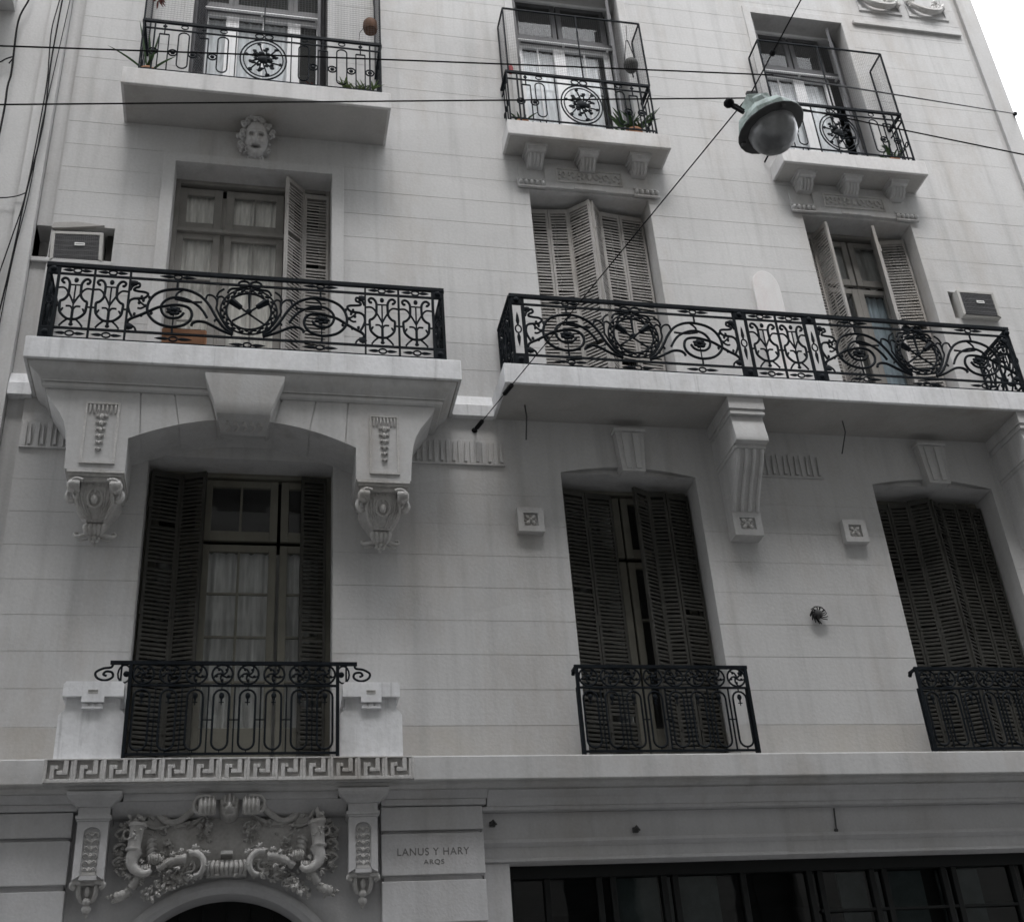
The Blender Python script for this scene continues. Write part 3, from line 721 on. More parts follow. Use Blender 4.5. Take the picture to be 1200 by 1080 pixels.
# modillions and label panels of the small third floor balconies
def modillions(cx, xs, par):
    for x in xs:
        m = MB()
        m.box(x - .128, x + .128, -.235, 0, 11.595, 11.634 if par is sB3 else 11.609)
        m.prism([(0, 11.594), (-.222, 11.594), (-.21, 11.55), (-.19, 11.542), (0, 11.542)], x - .105, x + .105, 'yz')
        m.prism([(0, 11.541), (-.165, 11.541), (-.145, 11.475), (-.08, 11.43), (0, 11.42)], x - .088, x + .088, 'yz')
        for k in range(4):
            xx = x - .062 + .0413 * k; m.tube([(xx, -.168, 11.535), (xx, -.148, 11.47), (xx, -.082, 11.425)], .013, 6)
        m.build('modillion', STUCCO, par, smooth=40)
modillions(3.52, (2.93, 3.54, 4.15), sB3); modillions(6.8, (6.20, 6.79, 7.39), sC3)
def label_panel(x0, x1, cx, dz=0, seed=1):
    random.seed(seed)
    m = MB(); m.box(x0, x1, -.016, 0, 11.17 + dz, 11.50 + dz)                # flat field
    a, b = cx - .53, cx + .50
    m.prism([(a + .03, 11.48 + dz), (b - .03, 11.48 + dz), (b, 11.44 + dz), (b, 11.165 + dz), (a, 11.165 + dz), (a, 11.44 + dz)], -.036, -.0155)
    m.box(cx - .2, cx + .17, -.048, -.0355, 11.165 + dz, 11.205 + dz)
    for (p, q) in ((x0 - .02, a - .002), (b + .002, x1 + .02)):
        m.box(p, q, -.045, -.0155, 11.245 + dz, 11.275 + dz); m.box(p, q, -.030, -.0155, 11.15 + dz, 11.245 + dz); m.box(p, q, -.05, -.0155, 11.145 + dz, 11.163 + dz)
        n = 5
        for k in range(n):
            xx = p + (q - p) * (k + .5) / n; m.ball((xx, -.045, 11.203 + dz), (.026, .032, .034), 8, 5)
    o = m.build('label_panel', STUCCO, B, smooth=40)
    r = MB()
    r.rim(cx - .40, cx + .38, 11.255 + dz, 11.46 + dz, .014, -.048, -.0355)
    for s in (-1, 1):
        for k in range(3):
            ux = cx - .01 + s * (.08 + .11 * k)
            r.tube([(ux + s * .045 * (1 - t) * math.cos(5.6 * t * (1 if k % 2 else -1)), -.042, 11.355 + dz + .066 * (1 - .7 * t) * math.sin(5.6 * t)) for t in [i / 16 for i in range(17)]], .014, 6)
            r.ball((ux + s * .05, -.042, 11.31 + dz), (.022, .014, .016), 7, 4, .1); r.ball((ux + s * .04, -.042, 11.40 + dz), (.018, .014, .02), 7, 4, .1)
    r.ball((cx - .01, -.044, 11.355 + dz), (.03, .02, .05), 8, 5)
    r.build('arabesque', STONE, o, smooth=60)
label_panel(2.74, 4.36, 3.57, 0, 5); label_panel(6.02, 7.60, 6.83, -.02, 6)

# grotesque face under the left third floor balcony
def face(u, v):
    x, z = u * .15, v * .22
    r2 = (x / .125) ** 2 + ((z + .0) / .20) ** 2
    if r2 >= 1: return 0
    G = lambda cx, cz, sx, sz, a: a * math.exp(-((x - cx) / sx) ** 2 - ((z - cz) / sz) ** 2)
    h = .02 + .115 * math.sqrt(1 - r2)
    h += G(0, .015, .015, .045, .035) + G(0, -.018, .026, .016, .030)                       # nose
    h += G(0, .078, .075, .016, .018) + G(0, .13, .06, .03, .008)                            # brow, forehead
    for s in (-1, 1): h += G(s * .044, .048, .026, .020, -.085) + G(s * .064, -.025, .026, .028, .026) + G(s * .044, .046, .010, .008, .034)
    h += G(0, -.078, .048, .019, -.12) + G(0, -.054, .045, .008, .016) + G(0, -.104, .032, .009, .020) + G(0, -.15, .032, .022, .03)
    for s in (-1, 1): h += G(s * .048, -.06, .010, .03, .012)
    return h
m = MB(); m.relief(-.15, .15, -.22, .22, 0, face, 84, 110)
random.seed(33)
for k in range(64):                                                        # curls round the face
    a = PI * (-.30 + 1.60 * random.random()); rr = random.uniform(.95, 1.42)
    p = Vector((.128 * rr * math.cos(a), random.uniform(-.06, .03), .19 * (rr * .93) * math.sin(a) + .015))
    m.ball(p, random.uniform(.018, .034), 7, 5, .12)
    if k % 2: m.tube([p + Vector((.024 * math.cos(t), -.025 - .004 * t, .024 * math.sin(t))) for t in [i * .6 for i in range(9)]], .008, 5)
for k in range(7): m.tube(spline([((k - 3) * .022, -.03, -.17), ((k - 3) * .028, -.045, -.215), ((k - 3) * .018, -.02, -.26)], 4), .014, 6, r1=.006)
RF = Matrix.Rotation(math.radians(33), 3, 'X')
m.v = [tuple(RF @ Vector(p) + Vector((-.155, -.10, 11.405))) for p in m.v]
m.box(-.29, -.02, -.06, 0, 11.27, 11.55)
lab(m.build('stone_face', STUCCO, B, smooth=80), 'carved laughing face with curly hair under the left third floor balcony')
# ---------------- pedestals beside the left first floor railing
def pedestal(x0, x1):
    cx = (x0 + x1) / 2; m = MB(); yf = -.255
    m.prism([(x0, 4.606), (x0, 4.96), (x0 + .02, 4.99), (x0 + .045, 5.01), (x0 + .045, 5.10), (x1 - .045, 5.10), (x1 - .045, 5.01), (x1 - .02, 4.99), (x1, 4.96), (x1, 4.606)], yf, 0)
    m.prism([(x0 + .02, 5.101), (x0 + .02, 5.20), (x0 + .04, 5.225), (x1 - .04, 5.225), (x1 - .02, 5.20), (x1 - .02, 5.101), (cx + .085, 5.101), (cx + .085, 5.055), (cx - .085, 5.055), (cx - .085, 5.101)], yf - .045, 0)
    m.box(cx - .08, cx + .08, yf - .035, yf + .005, 5.005, 5.022); m.box(cx - .08, cx + .08, yf - .012, yf + .005, 5.022, 5.0545)
    for k in (-1, 0, 1): m.ball((cx + k * .051, yf - .016, 5.036), (.025, .018, .021), 8, 5)
    o = m.build('pedestal', TRIM, B, bevel=0, smooth=40)
    d = MB(); d.box(cx - .04, cx + .035, yf - .052, yf - .044, 5.148, 5.155); d.box(cx - .04, cx + .035, yf - .0475, yf - .0452, 5.125, 5.148); d.build('pedestal_notch', STONE, o)
pedestal(-1.445, -.945); pedestal(.735, 1.245)

# ---------------- ground floor
DCX, DCZ, DR = -.10, 2.78, .86
# plaster behind cartouche with arched doorway
m = MB(); n = 40
for (R, y0) in ((.955, 0.0),):
    arc = [(DCX + R * math.cos(PI - PI * k / n), DCZ + R * math.sin(PI - PI * k / n)) for k in range(n + 1)]
    for k in range(n):
        (xa, za), (xb, zb) = arc[k], arc[k + 1]
        m.quad((xa, y0, za), (xb, y0, zb), (xb, y0, 4.36), (xa, y0, 4.36))
m.quad((-1.28, 0, 0), (DCX - .955, 0, 0), (DCX - .955, 0, 4.36), (-1.28, 0, 4.36)); m.quad((DCX + .955, 0, 0), (1.09, 0, 0), (1.09, 0, 4.36), (DCX + .955, 0, 4.36))
m.build('portal_wall', GROUNDST, B, recalc=False, smooth=None)
m = MB(); prof = [(.955, -.02), (.935, -.035), (.90, -.03), (.885, .0), (.86, .02), (.86, .32)]
path = [(0, 0)] + [None] * 0
vs = []; fs = []; N_ = 44; pts = [('l', 0.0)] 
angs = [PI - PI * k / N_ for k in range(N_ + 1)]
for a in angs:
    for (r, yy) in prof: vs.append((DCX + r * math.cos(a), yy, DCZ + r * math.sin(a)))
q = len(prof)
for i in range(N_):
    for k in range(q - 1): fs.append((i * q + k, i * q + k + 1, (i + 1) * q + k + 1, (i + 1) * q + k))
m.add(vs, fs)
for s in (-1, 1):
    for k in range(q - 1):
        (r0, y0), (r1, y1) = prof[k], prof[k + 1]; m.quad((DCX + s * r0, y0, 0), (DCX + s * r1, y1, 0), (DCX + s * r1, y1, DCZ), (DCX + s * r0, y0, DCZ))
m.build('archivolt', GROUNDST, B, smooth=50)
# door with wrought grille
m = MB(); m.quad((-1.0, .33, 0), (.8, .33, 0), (.8, .33, 3.7), (-1.0, .33, 3.7)); door = lab(m.build('entrance_door', SHOPFRAME, B, recalc=False), 'black entrance door under the sculpted arch')
m = MB()
for k in range(9):
    x = DCX - .72 + .18 * k; zt = DCZ + math.sqrt(max(0, .83 ** 2 - (x - DCX) ** 2)); m.tube([(x, .29, .2), (x, .29, zt)], .012, 5)
for k in range(8):
    x = DCX - .63 + .18 * k
    for zc in (3.1, 3.35): m.tube([(x + .07 * math.cos(a), .285, zc + .09 * math.sin(a)) for a in [2 * PI * i / 14 for i in range(14)]], .009, 5, closed=True)
m.build('door_grille', SHOPFRAME, door)
# rusticated piers
def pier(x0, x1, label):
    m = MB(); zs = [0, .45, .81, 1.17, 1.53, 1.89, 2.25, 2.61, 2.97, 3.33, 3.69, 4.055, 4.245]
    for a, b in zip(zs[:-1], zs[1:]):
        if b - a < .25: m.box(x0, x1, -.105, .2, a + .004, b)
        else: m.box(x0, x1, -.105, .2, a + .022, b - .022)
    m.box(x0 + .02, x1 - .02, -.06, .2, 0, 4.2)
    m.box(x0 - .0, x1 + .03, -.13, .2, 4.252, 4.30); m.prism([(.2, 4.301), (-.13, 4.301), (-.20, 4.354), (.2, 4.354)], x0, x1 + .04, 'yz')
    return lab(m.build('rusticated_pier', GROUNDST, B, bevel=.006), label)
pier(-2.25, -1.27, 'rusticated pier left of the entrance'); pr = pier(1.075, 1.90, 'rusticated pier right of the entrance with the architects names cut in')
# engraved architects' names (dark raised letters; shade of the cuts put into their colour)
def engrave(txt, x, z, size, width, y):
    cu = bpy.data.curves.new('t', 'FONT'); cu.body = txt; cu.size = size; cu.align_x = 'CENTER'; cu.extrude = .0025; cu.space_character = 1.12
    t = bpy.data.objects.new('t', cu); COL.objects.link(t)
    dg = bpy.context.evaluated_depsgraph_get(); me = bpy.data.meshes.new_from_object(t.evaluated_get(dg)); bpy.data.objects.remove(t)
    xs = [v.co.x for v in me.vertices]; k = width / (max(xs) - min(xs)); cxx = (max(xs) + min(xs)) / 2
    for v in me.vertices:
        X, Z, E = (v.co.x - cxx) * k, v.co.y, v.co.z
        v.co = Vector((x + X, y - E, z + Z))
    me.materials.clear(); me.materials.append(LETTER)
    o = bpy.data.objects.new('engraved_lettering', me); COL.objects.link(o); o.parent = pr; return o
engrave('LANUS Y HARY', 1.488, 3.862, .082, .575, -.1055)
engrave('ARQS', 1.488, 3.792, .052, .165, -.1055)
# door-side pilaster brackets
def door_bracket(cx, seed):
    random.seed(seed); m = MB()
    vs = []; S = [(4.354, .20, -.295), (4.33, .20, -.29), (4.31, .185, -.27), (4.285, .15, -.235), (4.26, .125, -.205)]
    for (a, b) in zip(S[:-1], S[1:]):
        m.add([(cx - a[1], a[2], a[0]), (cx + a[1], a[2], a[0]), (cx + a[1], 0, a[0]), (cx - a[1], 0, a[0]), (cx - b[1], b[2], b[0]), (cx + b[1], b[2], b[0]), (cx + b[1], 0, b[0]), (cx - b[1], 0, b[0])],
              [(0, 1, 5, 4), (1, 2, 6, 5), (3, 0, 4, 7), (4, 5, 6, 7)])
    m.box(cx - .115, cx + .115, -.19, 0, 4.195, 4.262); m.box(cx - .13, cx + .13, -.205, 0, 4.17, 4.194); m.box(cx - .12, cx + .12, -.195, 0, 4.155, 4.1695)
    m.box(cx - .113, cx + .113, -.165, 0, 3.725, 4.1545)
    # raised border with arched head round a sunk field
    hw = .062
    arc = [(cx + hw * math.cos(a), 4.065 + hw * .75 * math.sin(a)) for a in [PI - PI * k / 10 for k in range(11)]]
    m.prism([(cx - .113, 3.725), (cx - .113, 4.154), (cx + .113, 4.154), (cx + .113, 3.725), (cx + hw, 3.755)] + arc[::-1] + [(cx - hw, 3.755), ], -.187, -.1655); m.box(cx - hw, cx + hw, -.1868, -.1655, 3.725, 3.756)
    o = lab(m.build('portal_bracket', GROUNDST, B, smooth=30), None or 'carved bracket pilaster beside the entrance arch')
    r = MB()
    for k in range(6):
        z = 3.80 + .052 * k
        r.ball((cx, -.168, z), (.014, .012, .022), 7, 5)
        for s in (-1, 1): r.tube(spline([(cx, -.168, z - .015), (cx + s * .03, -.178, z + .012), (cx + s * .048, -.17, z - .006), (cx + s * .036, -.168, z - .02)], 4), .007, 5)
    r.box(cx - .05, cx + .05, -.178, -.16, 3.76, 3.782)
    r.build('bracket_carving', STONE, o, smooth=60)
    l = MB()
    for s in (-1, 1):
        l.tube(spline([(cx + s * .05, -.15, 3.715), (cx + s * .10, -.155, 3.712), (cx + s * .115, -.15, 3.69), (cx + s * .09, -.14, 3.675)], 5), .019, 7)
        l.tube(spline([(cx + s * .06, -.13, 3.71), (cx + s * .062, -.13, 3.65), (cx + s * .045, -.10, 3.60), (cx + s * .012, -.09, 3.585)], 5), .018, 7)
    l.box(cx - .09, cx + .09, -.15, 0, 3.695, 3.7245); l.box(cx - .045, cx + .045, -.085, 0, 3.60, 3.70)
    l.ball((cx, -.12, 3.655), (.022, .03, .04), 8, 5); l.ball((cx, -.11, 3.585), (.03, .035, .03), 8, 6); l.ball((cx, -.08, 3.535), (.036, .045, .032), 9, 6, .08); l.ball((cx, -.06, 3.50), (.016, .02, .025), 7, 5)
    l.build('leaf_drop', STONE, o, smooth=60)
door_bracket(-1.11, 1); door_bracket(.925, 2)
# cornice between the portal brackets
m = MB(); m.box(-.905, .725, -.20, 0, 4.30, 4.354); m.prism([(0, 4.299), (-.18, 4.299), (-.10, 4.22), (-.06, 4.20), (0, 4.20)], -.985, .80, 'yz'); m.build('portal_cornice', GROUNDST, B)

# sculpted cartouche over the arch
random.seed(21); CX = -.11
m = MB()
def shield(u, v):
    x, z = u * .72, v * .34
    top = .20 + .08 * math.cos(x * 9)                       # wavy upper edge
    if z > top or z < -.26: return 0
    r = (x / .70) ** 2 + ((z + .02) / .36) ** 2
    if r > 1: return 0
    return .035 + .055 * max(0, (r - .35)) + .02 * (1 - r) + (.03 if z > top - .05 else 0)
m.relief(CX - .72, CX + .72, 3.74, 4.42 - .05, -.0, shield, 90, 60)
cart = lab(m.build('sculpted_cartouche', STONE, B, smooth=60), 'sculpted cartouche with volutes, shell head and two cornucopias over the entrance arch')
# scrolled crest: two volutes with a shell head between
def ribbed(mb, pts, r, n=9, rib=.012, k=10):
    """tube with raised rings, like a bound scroll"""
    q = spline(pts, 8); mb.tube(q, r, n)
    for i in range(1, len(q) - 1, max(1, len(q) // k)):
        rr = (r(i / (len(q) - 1)) if callable(r) else r) + rib * .6
        mb.tube([q[i] - (q[i + 1] - q[i - 1]).normalized() * rib * .5, q[i] + (q[i + 1] - q[i - 1]).normalized() * rib * .5], rr, n)
def leafy(mb, c, n, sx, sz, r0=.014, r1=.030, y0=-.05, y1=-.11):
    for _ in range(n):
        p = Vector((c[0] + random.gauss(0, sx), random.uniform(y1, y0), c[1] + random.gauss(0, sz)))
        a = random.uniform(0, PI); mb.ball(p, (random.uniform(r0, r1), .016, random.uniform(r0, r1) * .6), 6, 4, .3, Matrix.Rotation(a, 3, 'Y'))
for s in (-1, 1):
    m = MB(); c = CX + s * .165
    for r, e in ((.070, .0), (.048, .02), (.024, .035)):
        m.lathe([(r * .9, -.065), (r, -.05), (r, .05), (r * .9, .065)], (c, -.22 - e * .3, 4.245), Matrix.Rotation(PI / 2, 3, 'Y'), 16)
    for k in range(4): m.tube([(c + .03 * (k - 1.5), -.22 + .074 * math.cos(a), 4.245 + .074 * math.sin(a)) for a in [PI * (.35 + 1.0 * i / 10) for i in range(11)]], .009, 5)
    m.tube(spline([(c - s * .02, -.27, 4.31), (c + s * .07, -.27, 4.305), (c + s * .10, -.25, 4.26), (c + s * .085, -.24, 4.20), (c + s * .045, -.24, 4.185)], 6), .013, 7)
    # wavy upper border of the shield in low relief
    m.tube(spline([(c + s * .07, -.16, 4.275), (c + s * .14, -.10, 4.22), (c + s * .23, -.075, 4.165), (c + s * .32, -.07, 4.175), (c + s * .38, -.07, 4.235), (c + s * .47, -.06, 4.275), (c + s * .55, -.06, 4.245)], 6), lambda q: .030 - .008 * q, 7)
    m.tube(spline([(c + s * .30, -.07, 4.13), (c + s * .40, -.075, 4.12), (c + s * .48, -.07, 4.17), (c + s * .45, -.07, 4.22), (c + s * .40, -.07, 4.19)], 6), .014, 6)
    m.tube(spline([(c + s * .52, -.06, 4.22), (c + s * .56, -.06, 4.16), (c + s * .53, -.06, 4.10), (c + s * .47, -.06, 4.06)], 6), .018, 6)
    leafy(m, (c + s * .0, 4.12), 26, .022, .035, .012, .026); leafy(m, (c + s * .04, 4.05), 14, .018, .022, .008, .018, -.04, -.08)
    leafy(m, (c + s * .52, 4.27), 12, .05, .02, .012, .026, -.04, -.09)
    m.build('volute_crest', STONE, cart, smooth=60)
def head(u, v):
    x, z = u * .085, v * .115
    r = (x / .08) ** 2 + (z / .105) ** 2
    if r > 1: return 0
    h = .17 + .09 * math.sqrt(1 - r)
    if z > .0: h += .016 * math.cos(x * 190) * (1 if z > .02 else .6)     # fluted shell crown
    else:
        h += .03 * math.exp(-(x / .014) ** 2 - ((z + .025) / .03) ** 2)
        for s in (-1, 1): h -= .03 * math.exp(-((x - s * .03) / .015) ** 2 - ((z + .012) / .012) ** 2)
        h -= .03 * math.exp(-(x / .03) ** 2 - ((z + .068) / .010) ** 2)
    return h
m = MB(); m.relief(CX - .085, CX + .085, 4.145, 4.375 - .02, -.02, head, 50, 60); m.build('shell_head', STONE, cart, smooth=70)
for s in (-1, 1):
    # cornucopia: upright banded horn curling under
    m = MB(); cx = CX + s * .685
    m.lathe([(.050, -.10), (.060, -.095), (.062, -.080), (.050, -.075), (.052, .06), (.058, .08), (.070, .085), (.072, .105), (.055, .115)], (cx, -.15, 4.03), Matrix.Rotation(-s * .10, 3, 'Y'), 18)
    leafy(m, (cx, 4.04), 7, .02, .03, .012, .022, -.19, -.21)
    m.tube(spline([(cx - s * .01, -.15, 3.94), (cx + s * .012, -.15, 3.88), (cx + s * .0, -.15, 3.82), (cx - s * .05, -.16, 3.775), (cx - s * .10, -.17, 3.765), (cx - s * .13, -.17, 3.79)], 7), lambda q: .056 - .038 * q, 10)
    m.tube([(cx + s * .062 + .028 * math.cos(a), -.15, 4.06 + .035 * math.sin(a)) for a in [2 * PI * i / 14 for i in range(14)]], .008, 5, closed=True)
    leafy(m, (cx, 4.165), 14, .035, .02, .016, .032, -.12, -.18)
    m.build('cornucopia', STONE, cart, smooth=60)
    # ribbed scroll, shells and ribbons towards the arch
    m = MB()
    for k in range(5):                                                # gadrooned shell behind the horn
        t = k / 4; x = CX + s * (.555 - .02 * t)
        m.tube(spline([(x - s * .02, -.08, 4.03 - .035 * k), (x + s * .02, -.13, 4.015 - .035 * k), (x + s * .055, -.09, 3.975 - .035 * k)], 5), lambda q: .007 + .012 * math.sin(PI * q), 6)
    for (bx_, bz, r) in ((.535, 3.875, .047), (.60, 3.80, .044)):
        m.ball((CX + s * bx_, -.13, bz), (r, r, r * .85), 10, 6)
        for k in range(-2, 3): m.tube(spline([(CX + s * (bx_ + .017 * k), -.13 - r * .6, bz + r * .7), (CX + s * (bx_ + .020 * k), -.135 - r, bz), (CX + s * (bx_ + .015 * k), -.13 - r * .6, bz - r * .7)], 4), .006, 5)
    ribbed(m, [(CX + s * .50, -.14, 3.80), (CX + s * .44, -.17, 3.835), (CX + s * .37, -.18, 3.86), (CX + s * .30, -.18, 3.865)], lambda q: .026 + .008 * q, 9, .010, 7)
    m.tube(spline([(CX + s * .27, -.18, 3.90), (CX + s * .22, -.20, 3.895), (CX + s * .175, -.21, 3.85), (CX + s * .17, -.205, 3.79), (CX + s * .195, -.19, 3.745), (CX + s * .235, -.18, 3.735)], 7), lambda q: .027 - .009 * q, 8, flat=1.5)
    m.tube(spline([(CX + s * .30, -.17, 3.92), (CX + s * .24, -.19, 3.925), (CX + s * .19, -.19, 3.91), (CX + s * .13, -.17, 3.90)], 6), .012, 6)
    m.tube(spline([(CX + s * .26, -.15, 3.85), (CX + s * .235, -.16, 3.82), (CX + s * .245, -.16, 3.78), (CX + s * .28, -.15, 3.77)], 6), .012, 6)
    ribbed(m, [(CX + s * .63, -.10, 3.755), (CX + s * .665, -.11, 3.715), (CX + s * .69, -.10, 3.675)], lambda q: .040 - .010 * q, 8, .010, 5)
    ribbed(m, [(CX + s * .70, -.09, 3.655), (CX + s * .74, -.10, 3.63), (CX + s * .79, -.08, 3.615)], lambda q: .028 + .012 * q, 8, .008, 4)
    leafy(m, (CX + s * .80, 3.61), 9, .03, .02, .012, .026, -.06, -.10)
    m.build('ribbon_scroll', STONE, cart, smooth=60)
    # flower garland on the arch shoulder
    m = MB()
    for k in range(64):
        t = random.random(); a = PI / 2 - s * (.17 + .46 * t); r = .985 + random.uniform(0, .11) * (1 - .45 * t)
        p = Vector((DCX + r * math.cos(a), -.06 - random.uniform(0, .07), DCZ + r * math.sin(a)))
        for j in range(4): m.ball(p + Vector((random.uniform(-.024, .024), random.uniform(-.02, .01), random.uniform(-.024, .024))), (random.uniform(.008, .02), .014, random.uniform(.008, .02)), 6, 4, .3)
    m.build('flower_garland', STONE, cart, smooth=50)
    # leaves beside the horn
    m = MB(); random.seed(40 + s)
    for zc in (4.12, 4.04, 3.96, 3.88, 3.81): leafy(m, (CX + s * (.785 + random.uniform(-.015, .02)), zc), 12, .026, .022, .012, .030, -.03, -.09)
    for zc in (4.09, 3.98, 3.88): m.tube(spline([(CX + s * .745, -.06, zc), (CX + s * .79, -.09, zc + .025), (CX + s * .84, -.08, zc - .005), (CX + s * .82, -.07, zc - .03)], 5), .011, 6)
    m.build('leaf_spray', STONE, cart, smooth=50)
random.seed(77)
def acanthus(mb, c, ang, L, y=-.17):
    """small curled leaf of five lobes"""
    ca, sa = math.cos(ang), math.sin(ang)
    for q, (o, k) in enumerate(((0, 1), (.55, .72), (-.55, .72), (1.0, .5), (-1.0, .5))):
        a = ang + o; b = (c[0] + ca * L * .22 * q / 2, c[1] + sa * L * .22 * q / 2)
        p = [(b[0], y + .03, b[1]), (b[0] + math.cos(a) * L * k * .5, y - .012, b[1] + math.sin(a) * L * k * .5), (b[0] + math.cos(a) * L * k, y + .012, b[1] + math.sin(a) * L * k)]
        mb.tube(spline(p, 4), lambda t: L * .15 * (math.sin(PI * (.12 + .83 * t)) + .05), 6, flat=.55)
m = MB()
for s in (-1, 1):
    A_ = lambda x_, z_, a_, L_, y_=-.17: acanthus(m, (CX + s * x_, z_), a_ if s > 0 else PI - a_, L_, y_)
    A_(.17, 3.87, 2.2, .06, -.22); A_(.19, 3.80, 2.8, .06, -.215); A_(.25, 3.91, 1.9, .065, -.205); A_(.33, 3.885, 1.2, .06, -.20); A_(.40, 3.865, 1.6, .055, -.20); A_(.46, 3.84, .9, .06, -.18)
    A_(.35, 3.82, -1.2, .06, -.19); A_(.42, 3.80, -1.6, .05, -.17); A_(.24, 3.75, -.6, .06, -.18); A_(.50, 3.90, 2.4, .06, -.12); A_(.48, 3.97, 2.2, .07, -.09); A_(.60, 3.86, -.2, .05, -.17)
    A_(.70, 3.86, .2, .07, -.15); A_(.69, 3.78, -.7, .07, -.13); A_(.64, 3.72, -2.6, .05, -.13); A_(.73, 3.68, -2.2, .05, -.12); A_(.76, 4.02, .5, .07, -.08); A_(.77, 3.93, -.2, .07, -.08); A_(.75, 4.12, .9, .07, -.08)
    A_(.60, 4.20, 2.0, .07, -.09); A_(.52, 4.20, 2.7, .07, -.08); A_(.40, 4.22, 1.2, .07, -.09); A_(.30, 4.18, -1.2, .06, -.09); A_(.22, 4.16, -1.6, .06, -.10); A_(.16, 4.13, -1.6, .07, -.09); A_(.14, 4.05, -1.6, .05, -.07)
    A_(.06, 3.76, -1.2, .05, -.17)
    for (x_, z_, n_, sx_, sz_) in ((.62, 4.23, 16, .05, .02), (.50, 4.10, 10, .03, .03), (.44, 3.99, 9, .02, .04), (.58, 3.97, 10, .02, .05), (.40, 3.92, 12, .05, .015), (.22, 3.96, 8, .03, .012), (.46, 3.77, 14, .05, .02), (.30, 3.80, 10, .03, .02), (.70, 3.90, 10, .02, .04)):
        leafy(m, (CX + s * x_, z_), n_, sx_, sz_, .010, .026, -.03, -.10)
    for k in range(5):
        x_ = CX + s * (.18 + .10 * k); m.tube(spline([(x_, -.045, 4.15 - .01 * k), (x_ + s * .03, -.06, 4.12), (x_ + s * .05, -.055, 4.135), (x_ + s * .04, -.05, 4.155)], 4), .008, 5)
m.build('foliage', STONE, cart, smooth=40)
# fluted base strip under the shield
m = MB()
for k in range(9):
    x = CX - .13 + .0325 * k
    m.tube(spline([(x, -.16, 3.84), (x + .004 * (k - 4), -.19, 3.79), (x, -.15, 3.745)], 5), .016, 6)
m.box(CX - .045, CX + .04, -.21, 0, 3.885, 3.91); m.box(CX - .15, CX + .15, -.14, 0, 3.75, 3.85)
m.build('fluted_base', STONE, cart, smooth=60)

# shopfront on the right
m = MB()
m.box(1.90, 9.2, -.02, .3, 3.985, 4.205); m.box(1.90, 9.2, -.10, .3, 4.206, 4.236); m.prism([(.3, 4.237), (-.10, 4.237), (-.13, 4.30), (-.20, 4.34), (-.20, 4.354), (.3, 4.354)], 1.941, 9.2, 'yz')
fas = lab(m.build('shop_fascia', GROUNDST, B, bevel=.004, seg=1), 'plain plaster fascia above the dark shop window')
m = MB(); m.prism([(.3, 3.984), (-.05, 3.984), (-.06, 3.955), (-.05, 3.945), (-.015, 3.925), (-.015, 3.84), (-.03, 3.83), (-.03, 3.812), (.0, 3.80), (.3, 3.80)], 1.90, 9.2, 'yz'); m.build('shop_lintel', GROUNDST, fas)
m = MB(); m.box(1.90, 2.115, -.015, .3, 0, 3.80); m.build('shop_jamb', GROUNDST, fas, bevel=.006)
m = MB(); y = .13
m.box(2.115, 9.2, y - .03, y + .06, 3.70, 3.80); m.box(2.115, 9.2, y - .03, y + .06, 0, .45)
for x in (2.115, 2.42, 2.86, 2.98, 3.42, 3.52, 4.12, 4.72, 4.82, 5.30, 5.42, 5.98, 6.08, 6.65, 6.78, 7.35, 7.9, 8.5, 9.1):
    m.box(x, x + .05, y - .02, y + .05, .45, 3.70)
m.box(4.8, 9.2, y - .012, y + .04, 3.36, 3.385)
sw = lab(m.build('shop_window', SHOPFRAME, B, bevel=.004, seg=1), 'wide dark shop window with slim black metal frames')
m = MB(); m.quad((2.115, y + .02, .45), (9.2, y + .02, .45), (9.2, y + .02, 3.70), (2.115, y + .02, 3.70)); m.build('shop_pane', SHOPGLASS, sw, recalc=False, smooth=None)
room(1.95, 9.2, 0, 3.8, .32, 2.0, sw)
m = MB()
for (a, b, z0, z1) in ((3.05, 3.42, .9, 3.75), (3.50, 3.95, .9, 3.75), (5.05, 5.3, 1.2, 3.70), (5.42, 5.85, 1.2, 3.70), (6.0, 6.4, 1.2, 3.7), (7.0, 7.5, 1, 3.6)):
    m.box(a, b, y + .10, y + .13, z0, z1)
m.build('reflection_board', surface('reflected_panel_grey', (.17, .18, .18), .7, .35, 3), sw)  # grey boards added behind the glass in place of reflected panels

